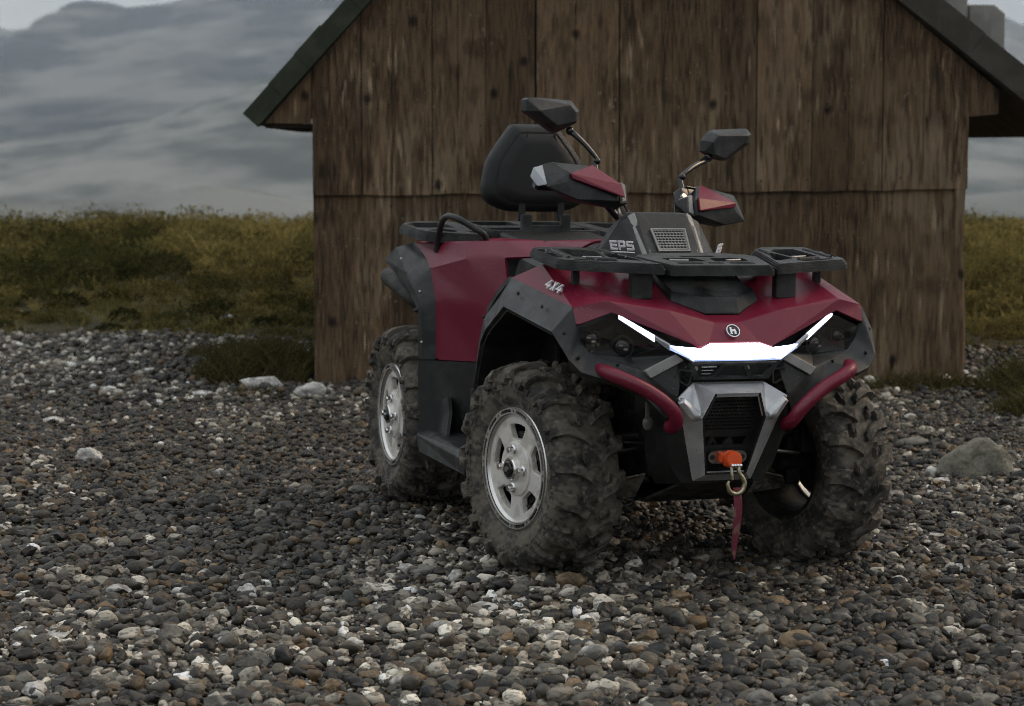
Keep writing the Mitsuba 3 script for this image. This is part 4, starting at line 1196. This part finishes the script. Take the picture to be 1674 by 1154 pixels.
def gravel(n_per, y0, y1, sub, seed, smin, smax, flat=False, margin=.35, shapes=20):
    g = np.random.default_rng(seed)
    hw = lambda y: y * .2372 + margin
    A = (hw(y0) + hw(y1)) * (y1 - y0)
    n = int(A * n_per)
    y = y0 + (y1 - y0) * g.random(n * 2)
    x = (g.random(n * 2) * 2 - 1) * hw(y1)
    ok = np.abs(x) < hw(y)
    x, y = x[ok][:n], y[ok][:n]
    # not beyond the gravel's ragged edge, nor inside the hut
    edge = y + 1.4 * (meshkit.fbm(np.stack([x * .8, y * .8, x * 0 + 3], -1), 3, 6)) + .22 * x
    loc = (x - HO[0]) * math.cos(HY) + (y - HO[1]) * math.sin(HY), -(x - HO[0]) * math.sin(HY) + (y - HO[1]) * math.cos(HY)
    ok = (edge < 15.3) & ~((loc[0] > -.02) & (loc[0] < HW + .02) & (loc[1] > -.06) & (loc[1] < DEPTH))
    x, y = x[ok], y[ok]
    n = len(x)
    s = np.exp(g.normal(math.log((smin * smax) ** .5), .42, n)).clip(smin * .7, smax * 1.3)
    sh, F = pebble_shapes(shapes, sub, seed, flat)
    sh = np.array(sh)
    R = quat(g, n, .28)
    which = g.integers(0, shapes, n)
    v = np.einsum('nij,nkj->nki', R, sh[which]) * s[:, None, None]
    z = zground(x, y) + s * (.05 + .25 * g.random(n)) + (g.random(n) < .55) * s * .34
    v += np.stack([x, y, z], -1)[:, None]
    # press pebbles out of the tyres' footprints
    col = colours(g, x, y)
    mott = .72 + .56 * meshkit.noise(sh * 3.1 + 4, 31)[which]
    vein = meshkit.noise(sh * [1.5, 1.5, 7] + 9, 8)[which]
    c = np.clip(col[:, None] * mott[..., None] + ((vein > .74) * .10)[..., None] * (g.random(n) < .35)[:, None, None], .01, .7)
    k = v.shape[1]
    Fa = (F[None] + (np.arange(n) * k)[:, None, None]).reshape(-1, 3)
    return v.reshape(-1, 3), Fa, c.reshape(-1, 3)


bands = [(1500, 4.5, 6.2, 1, 41, .0085, .028), (1500, 4.5, 6.4, 0, 51, .0060, .022, True),
         (1050, 6.2, 8.2, 1, 42, .0080, .025), (1700, 6.4, 8.6, 0, 52, .0070, .021, True),
         (950, 8.2, 11.0, 0, 43, .0095, .023), (900, 8.6, 11.0, 0, 53, .0080, .021, True),
         (700, 11.0, 15.6, 0, 44, .012, .030)]
Vs, Fs, Cs, at = [], [], [], 0
for b in bands:
    v, f, c = gravel(*b)
    Vs.append(v); Fs.append(f + at); Cs.append(c); at += len(v)
d = mikit.ply((np.vstack(Vs), np.vstack(Fs)), 'pebble', smooth=True, color=np.vstack(Cs))
scene['gravel'] = d
tag('gravel', 'grey, brown and white pebbles covering the ground around the quad bike', kind='stuff')

# the gravel goes on beside and before the picture: patches of it, laid over and over
tg = np.random.default_rng(17)
tn = 520
tsh, tF = pebble_shapes(16, 0, 55, True)
tsh2, _ = pebble_shapes(16, 0, 56, True)
tsh = np.array(tsh + tsh2)
tx, ty = (tg.random(tn) - .5) * .80, (tg.random(tn) - .5) * .80
ts = np.exp(tg.normal(math.log(.0145), .40, tn)).clip(.006, .034)
tv = np.einsum('nij,nkj->nki', quat(tg, tn, .28), tsh[tg.integers(0, 32, tn)]) * ts[:, None, None]
tv += np.stack([tx, ty, ts * (.2 + .5 * tg.random(tn))], -1)[:, None]
tc = colours(tg, tx * 6, ty * 6 + 4)
tk = tv.shape[1]
scene['gravel_patch'] = {'type': 'shapegroup', 'patch': mikit.ply((tv.reshape(-1, 3), (tF[None] + (np.arange(tn) * tk)[:, None, None]).reshape(-1, 3)), 'pebble', smooth=True, color=np.repeat(tc[:, None], tk, 1).reshape(-1, 3))}
q_ = 0
for iy in range(17):
    for ix in range(-8, 9):
        x0, y0 = ix * .75, 2.4 + iy * .75
        if abs(x0) + .375 < (y0 - .375) * .2372 + .30 and y0 > 4.6:
            continue
        if y0 + 1.4 * float(meshkit.fbm(np.array([[x0 * .8, y0 * .8, 3.]]), 3, 6)[0]) + .22 * x0 > 15.0 or (y0 > 11.4 and -1.3 < x0 < 2.9):
            continue
        q_ += 1
        scene[f'loose_gravel__{q_:03d}'] = {'type': 'instance', 'group': {'type': 'ref', 'id': 'gravel_patch'},
            'to_world': T().translate([x0, y0, float(zground(np.array([x0]), np.array([y0]))[0]) + .004]) @ T().rotate([0, 0, 1], 90 * int(tg.integers(0, 4)))}
tag('loose_gravel', 'more of the same pebbles beyond the edges of the picture', kind='stuff')

# 300 of the larger pebbles, one object each
g = np.random.default_rng(77)
shp, PF = pebble_shapes(14, 2, 91)
KIND = [('pale_pebble', 'stone_pale', 'pale whitish rounded pebble among the darker gravel', 'pale pebbles in the gravel'),
        ('grey_pebble', 'stone_grey', 'mid grey rounded pebble lying in the gravel', 'grey pebbles in the gravel'),
        ('dark_pebble', 'stone_dark', 'dark charcoal pebble lying in the gravel', 'dark pebbles in the gravel'),
        ('tan_pebble', 'stone_tan', 'tan brown pebble lying in the gravel', 'tan pebbles in the gravel')]
stone_ply = {}


def put_stone(name, bs, x, y, size, squash=(1, 1, 1), sink=.18, yaw=None, shape=None, tilt_=None):
    k = int(g.integers(0, len(shp))) if shape is None else shape
    if (k, bs) not in stone_ply:
        stone_ply[k, bs] = mikit.ply((shp[k], PF), bs, smooth=True)
    yaw = g.random() * 360 if yaw is None else yaw
    M = T().translate([x, y, float(zground(np.array([x]), np.array([y]))[0]) + size * squash[2] * (.55 - sink)]) @ T().rotate([0, 0, 1], yaw) @ T().rotate([1, 0, 0], tilt_ if tilt_ is not None else float(g.normal(0, 8))) @ T().scale([size * squash[0], size * squash[1], size * squash[2]])
    key, i = name, 1
    while key in scene:
        key = f'{name}_{i:03d}'; i += 1
    scene[key] = {**stone_ply[k, bs], 'to_world': M}
    return key


def on_quad(x, y):
    q = np.linalg.inv(QM) @ np.array([x, y, 0, 1])
    return any(abs(q[0] - a) < .13 and abs(abs(q[1]) - .42) < .17 for a in (0, -1.429))


n_ = 0
while n_ < 276:
    y = 4.75 + 4.2 * g.random() ** 1.6
    x = (g.random() * 2 - 1) * y * .235
    if on_quad(x, y):
        continue
    pal = float(meshkit.fbm(np.array([[x * 1.1 + 3, y * .9, 0.]]), 3, 21)[0])
    pr = np.array([.10 + 1.6 * max(pal - .42, 0), .42, .30, .15]); pr /= pr.sum()
    nm, bs, lb, gr_ = KIND[int(g.choice(4, p=pr))]
    k = put_stone(nm, bs, x, y, .020 + .022 * g.random() ** 1.5, (1, .9, .95))
    tag(k, lb, 'pebble', gr_)
    n_ += 1


STONES = [
    ('brown_stone', 'stone_tan', 0.170, 6.410, 0.051, 'orange brown angular stone in front of the near front wheel'),
    ('white_stone', 'stone_pale', -0.981, 6.317, 0.029, 'round white stone alone on dark gravel at left'),
    ('white_stone', 'stone_pale', -0.081, 6.049, 0.040, 'knobbly white stone on the gravel below the near front wheel'),
    ('white_stone', 'stone_pale', -0.181, 5.791, 0.043, 'largest of the white stones in the pale gravel patch'),
    ('mottled_stone', 'stone_grey', -0.268, 6.605, 0.040, 'mottled grey stone beside the near front tyre'),
    ('brown_stone', 'stone_dark', -1.001, 5.885, 0.051, 'dark brown angular stone at the lower left'),
    ('tan_stone', 'stone_tan', 1.004, 6.243, 0.034, 'round tan stone in front of the far front wheel'),
    ('tan_stone', 'stone_tan', 0.497, 6.241, 0.030, 'small orange tan stone between the front wheels'),
    ('brown_stone', 'stone_tan', 0.757, 5.652, 0.049, 'broad brown stone with pale top at the lower right'),
    ('grey_stone', 'stone_grey', 1.165, 5.925, 0.041, 'smooth flat grey stone at the lower right'),
    ('white_stone', 'stone_pale', 0.567, 5.753, 0.028, 'compact white stone below the red strap'),
    ('pale_stone', 'stone_pale', 0.127, 5.672, 0.036, 'pale round stone among dark pebbles at the bottom centre'),
    ('boulder', 'stone_mossy', 1.857, 8.619, 0.182, 'large mossy grey boulder at the right edge of the gravel'),
    ('pale_rock', 'stone_pale', -1.348, 11.696, 0.109, 'long white rock among weeds by the hut corner'),
    ('pale_rock', 'stone_pale', -1.052, 11.336, 0.074, 'pointed white rock directly at the foot of the hut corner'),
    ('flat_stone', 'stone_grey', -0.904, 11.334, 0.071, 'flat grey stone at the hut wall behind the rear wheel'),
    ('flat_stone', 'stone_grey', -2.633, 12.867, 0.084, 'flat grey stone lying alone on the far left gravel'),
    ('white_stone', 'stone_pale', -2.677, 14.745, 0.046, 'white stone at the edge of the grass on the left'),
    ('white_stone', 'stone_pale', -2.114, 16.011, 0.059, 'farthest white stone at the grass edge near the hut'),
    ('pale_stone', 'stone_pale', -2.206, 10.277, 0.056, 'pale grey stone, the higher of two at far left'),
    ('pale_stone', 'stone_pale', -1.776, 9.040, 0.054, 'pale lumpy stone, the lower of two at far left'),
    ('flat_stone', 'stone_pale', -1.615, 11.334, 0.071, 'long flat pale stone left of the white rocks'),
    ('pale_stone', 'stone_pale', -2.109, 12.499, 0.043, 'small pale stone on the gravel left of the weeds'),
    ('white_stone', 'stone_pale', 1.925, 10.359, 0.038, 'white flat stone in the weeds to the right of the far wheel'),
    ('pale_stone', 'stone_pale', 1.702, 8.437, 0.036, 'pale oval stone in front of the boulder'),
    ('white_stone', 'stone_pale', 1.456, 8.094, 0.030, 'white stone touching the shadow of the far front tyre'),
    ('flat_stone', 'stone_pale', 1.434, 7.272, 0.039, 'flat pale stone on the right gravel below the boulder'),
    ('grey_stone', 'stone_grey', 1.783, 9.488, 0.065, 'blocky grey stone left of the boulder'),
    ('driftwood', 'stone_tan', 1.361, 7.205, 0.078, 'long tan sliver of driftwood lying on the right gravel'),
    ('white_stone', 'stone_pale', 2.035, 8.920, 0.028, 'white stone tucked against the right end of the boulder'),
    ('pale_stone', 'stone_pale', 1.397, 6.657, 0.031, 'pale grey stone at the right below the flat pale one'),
]
bg = np.random.default_rng(4)
bm = trimesh.PointCloud(np.array([(-1, -.1, -.3), (-.8, .2, .35), (-.55, -.35, .55), (.1, .3, .95), (.35, -.1, 1.0), (.5, -.35, .62), (.95, .1, .45), (1.0, -.2, -.2), (.3, -.6, -.3), (-.6, -.55, -.25), (.2, .6, -.2), (-.5, .5, .1), (.75, .4, .6)])).convex_hull.subdivide_to_size(.16)
bm.merge_vertices()
trimesh.smoothing.filter_laplacian(bm, lamb=.4, iterations=2)
bm.vertices += bm.vertex_normals * (.13 * (meshkit.fbm(bm.vertices * 2.4 + 9, 4, 3) - .5))[:, None]
BOULDER = mikit.ply(bm, 'stone_mossy', smooth=40)
for i, (nm, bs, x, y, r, lb) in enumerate(STONES):
    if nm == 'boulder':
        scene[nm] = {**BOULDER, 'to_world': T().translate([x, y, .02]) @ T().scale([r * .90, r * .75, r * .80])}
        tag(nm, lb, 'boulder')
        continue
    sq = {'boulder': (1, .55, .72), 'flat_stone': (1, .7, .42), 'driftwood': (1.1, .16, .16), 'pale_rock': (1, .7, .95)}.get(nm, (1, .85, .9))
    k = put_stone(nm, bs, x, y, r * 1.12, sq, .25, yaw=float(g.normal(0, 14)), shape=i % 14, tilt_=float(g.normal(0, 5)))
    tag(k, lb, {'boulder': 'boulder', 'pale_rock': 'rock', 'driftwood': 'driftwood'}.get(nm, 'stone'))

# ------------------------------------------------------------------ grass and weeds
def blades(x, y, h, wid, lean, col, seed, seg=3, zoff=-.01, aim=None):
    """curved tapering blades, each a strip of seg quads"""
    g = np.random.default_rng(seed)
    n = len(x)
    a = g.random(n) * 2 * np.pi if aim is None else aim
    b = g.random(n) * np.pi
    lean = np.broadcast_to(lean, (n,))
    t = np.linspace(0, 1, seg + 1)
    z0 = zground(x, y) + zoff
    bend = lean * h * (.4 + g.random(n))
    cx = x[:, None] + (np.cos(a) * bend)[:, None] * t ** 2
    cy = y[:, None] + (np.sin(a) * bend)[:, None] * t ** 2
    cz = z0[:, None] + h[:, None] * (t - .22 * t ** 2 * lean[:, None])
    wv = wid[:, None] * (1 - t ** 1.5 * .92) * .5
    dx, dy = np.cos(b)[:, None] * wv, np.sin(b)[:, None] * wv
    V = np.stack([np.stack([cx - dx, cy - dy, cz], -1), np.stack([cx + dx, cy + dy, cz], -1)], 2).reshape(n, -1, 3)
    k = V.shape[1]
    f = []
    for i in range(seg):
        f += [[2 * i, 2 * i + 1, 2 * i + 3], [2 * i, 2 * i + 3, 2 * i + 2]]
    F = (np.array(f)[None] + (np.arange(n) * k)[:, None, None]).reshape(-1, 3)
    C = np.repeat(col[:, None], k, 1)
    return V.reshape(-1, 3), F, C.reshape(-1, 3)


def inside_hut(x, y):
    u, v = (x - HO[0]) * math.cos(HY) + (y - HO[1]) * math.sin(HY), -(x - HO[0]) * math.sin(HY) + (y - HO[1]) * math.cos(HY)
    return (u > -.04) & (u < HW + .12) & (v > -.07) & (v < DEPTH + .1)


def sward(n, seed):
    """tussocks: blades that spring from a small crown and arch outwards"""
    g = np.random.default_rng(seed)
    nc = 2000
    cy = 14.2 + 13.0 * g.random(nc) ** 1.05
    cx = (g.random(nc) * 2 - 1) * (cy * .245 + 1.2)
    vis = (cx < -1.0 - .045 * (cy - 12)) | (cx > 2.1)
    edge = cy + 1.4 * (meshkit.fbm(np.stack([cx * .8, cy * .8, cx * 0 + 3], -1), 3, 6)) + .22 * cx
    keep = vis & (edge > 15.1) & ~inside_hut(cx, cy)
    cx, cy = cx[keep], cy[keep]
    size = np.exp(g.normal(.12, .38, len(cx)))
    patch = meshkit.fbm(np.stack([cx * .45, cy * .28, cx * 0], -1), 3, 14)
    far = np.clip((edge[keep] - 15.6) / 3.2, 0, 1)
    ch = (.05 + .17 * far * np.clip(patch * 2.4 - .35, .2, 1.25)) * size.clip(.6, 1.45)
    cr = ch * .75 + .07
    w = cr ** 1.6
    i = g.choice(len(cx), n, p=w / w.sum())
    a, q = g.random(n) * 2 * np.pi, g.random(n)
    x, y = cx[i] + np.cos(a) * q * cr[i] * .8, cy[i] + np.sin(a) * q * cr[i] * .8
    h = ch[i] * (.60 + .5 * g.random(n)) * (1.08 - .35 * q)
    tone = .72 * g.random(len(cx))[i] + .28 * g.random(n)
    gold = np.clip(meshkit.fbm(np.stack([x * .5, y * .3, x * 0 + 7], -1), 3, 3) * 1.5 - .25 + .5 * (tone - .5), 0, 1)[:, None]
    c = np.array([.055, .060, .020]) * (1 - gold) + np.array([.34, .265, .095]) * gold
    c = c * (.28 + 1.25 * tone[:, None])
    return blades(x, y, h, .008 + .012 * g.random(n), .35 + .75 * q, c, seed, aim=a + g.normal(0, .5, n))


v, f, c = sward(36000, 5)
scene['grass'] = mikit.ply((v, f), 'blade', smooth=False, color=np.repeat(c, 1, 0))
def scrub(nc, per, seed):
    """low cushions of scrub: small leaves spread through a dome, denser towards its skin"""
    g = np.random.default_rng(seed)
    cy = 14.6 + 11.5 * g.random(nc) ** .9
    cx = (g.random(nc) * 2 - 1) * (cy * .245 + 1.0)
    edge = cy + 1.4 * (meshkit.fbm(np.stack([cx * .8, cy * .8, cx * 0 + 3], -1), 3, 6)) + .22 * cx
    keep = ((cx < -1.0 - .045 * (cy - 12)) | (cx > 2.1)) & (edge > 15.5) & ~inside_hut(cx, cy)
    cx, cy, edge = cx[keep], cy[keep], edge[keep]
    k = len(cx)
    far = np.clip((edge - 15.3) / 3.0, .12, 1)
    R = (.14 + .26 * g.random(k) ** 1.6) * (.35 + .65 * far)
    Hh = R * (.55 + .55 * g.random(k)) * (.5 + .5 * far)
    i = np.repeat(np.arange(k), per)
    n = len(i)
    u = g.normal(size=(n, 3)); u /= np.linalg.norm(u, axis=1, keepdims=True)
    u[:, 2] = np.abs(u[:, 2])
    rr = (.55 + .45 * g.random(n) ** .5)[:, None] * (1 + .45 * (meshkit.noise(u * 2.6 + i[:, None] * 3.7, 4) - .5))[:, None]
    P = u * rr * np.stack([R[i], R[i], Hh[i]], -1) + np.stack([cx[i], cy[i], zground(cx, cy)[i]], -1)
    d = u + g.normal(0, .55, (n, 3)); d /= np.linalg.norm(d, axis=1, keepdims=True)
    w = np.cross(d, g.normal(size=(n, 3))); w /= np.linalg.norm(w, axis=1, keepdims=True)
    L = (.020 + .028 * g.random(n))[:, None] * (.5 + .5 * far[i])[:, None]
    W = L * (.22 + .18 * g.random(n))[:, None]
    V = np.stack([P, P + d * L * .5 + w * W, P + d * L, P + d * L * .5 - w * W], 1)
    F = (np.array([[0, 1, 2], [0, 2, 3]])[None] + (np.arange(n) * 4)[:, None, None]).reshape(-1, 3)
    tone = .6 * g.random(k)[i] + .4 * g.random(n)
    gold = np.clip(meshkit.fbm(np.stack([cx * .5, cy * .3, cx * 0 + 7], -1), 3, 3)[i] * 1.5 - .33 + .7 * (g.random(k)[i] - .5), 0, 1)[:, None]
    c = (np.array([.042, .045, .017]) * (1 - gold) + np.array([.285, .225, .082]) * gold) * (.30 + 1.15 * tone[:, None])
    return V.reshape(-1, 3), F, np.repeat(c[:, None], 4, 1).reshape(-1, 3)


vs_, fs_, cs_ = scrub(1300, 330, 21)
g_ = np.random.default_rng(66)
mx, my = (g_.random(60000) * 2 - 1) * 5.6, 13.6 + 6.5 * g_.random(60000)
me = my + 1.4 * (meshkit.fbm(np.stack([mx * .8, my * .8, mx * 0 + 3], -1), 3, 6)) + .22 * mx
pt = meshkit.fbm(np.stack([mx * 2.2, my * 1.5, mx * 0], -1), 3, 2)
ok = (me > 14.9) & (pt > .37) & ~inside_hut(mx, my) & ((mx < -.9) | (mx > 2.2))
mx, my, pt = mx[ok], my[ok], pt[ok]
mt = g_.random(len(mx))[:, None]
mc = np.array([.045, .042, .014]) * (1 - mt) + np.array([.19, .15, .05]) * mt
v2, f2, c2 = blades(mx, my, .015 + .055 * g_.random(len(mx)) * (pt * 2 - .5).clip(.3, 1.4), .012 + .014 * g_.random(len(mx)), .9, mc, 67, seg=2)
scene['grass'] = mikit.ply((np.vstack([v, v2]), np.vstack([f, f2 + len(v)])), 'blade', smooth=False, color=np.vstack([c, c2]))
scene['scrub'] = mikit.ply((vs_, fs_), 'blade', smooth=False, color=cs_)
tag('scrub', 'lumpy yellow green low scrub covering the bank behind the gravel', kind='stuff')
tag('grass', 'yellow green tussock grass in a bank behind the gravel', kind='stuff')


def weed(name, x0, y0, rx, ry, n, hmax, seed, label):
    g = np.random.default_rng(seed)
    a, q = g.random(n) * 2 * np.pi, np.sqrt(g.random(n))
    x, y = x0 + np.cos(a) * q * rx, y0 + np.sin(a) * q * ry
    ok = ~inside_hut(x, y)
    x, y, q = x[ok], y[ok], q[ok]
    n = len(x)
    h = hmax * (.25 + .75 * g.random(n)) * (1.05 - .7 * q ** 2)
    keep = meshkit.fbm(np.stack([x * 5, y * 5, x * 0 + seed], -1), 3, seed) > .40
    x, y, q, h, n = x[keep], y[keep], q[keep], h[keep], int(keep.sum())
    tone = g.random(n)[:, None] * .7 + .3 * meshkit.noise(np.stack([x * 9, y * 9, x * 0], -1), 5)[:, None]
    c = np.array([.030, .030, .013]) * (1 - tone) + np.array([.105, .090, .038]) * tone
    v, f, c = blades(x, y, h, .007 + .012 * g.random(n), .8, c, seed)
    key, i = name, 1
    while key in scene:
        key = f'{name}_{i:03d}'; i += 1
    scene[key] = mikit.ply((v, f), 'blade', smooth=False, color=c)
    tag(key, label, 'weeds')


WEEDS = [('weed_clump', -1.42, 12.35, .42, .55, 2600, .34, 31, 'dark green weed clump against the left corner of the hut'),
         ('weed_clump', -1.62, 13.5, .5, .6, 1500, .20, 32, 'low weeds beside the hut further back at left'),
         ('weed_clump', 2.30, 11.75, .45, .22, 1300, .16, 33, 'short grass at the foot of the hut at its right end'),
         ('weed_clump', 2.95, 11.6, .40, .75, 2600, .34, 34, 'tall dark weeds right of the hut corner, behind the boulder'),
         ('weed_clump', 2.62, 10.5, .28, .5, 1500, .22, 35, 'loose green weeds at the right edge beside the boulder'),
         ('weed_clump', -1.30, 11.35, .32, .18, 500, .09, 36, 'sparse moss green tufts between the white rocks'),
         ('weed_clump', -3.05, 12.6, .35, .22, 500, .06, 37, 'thin flat patch of weeds on the far left gravel')]
for w in WEEDS:
    weed(*w)
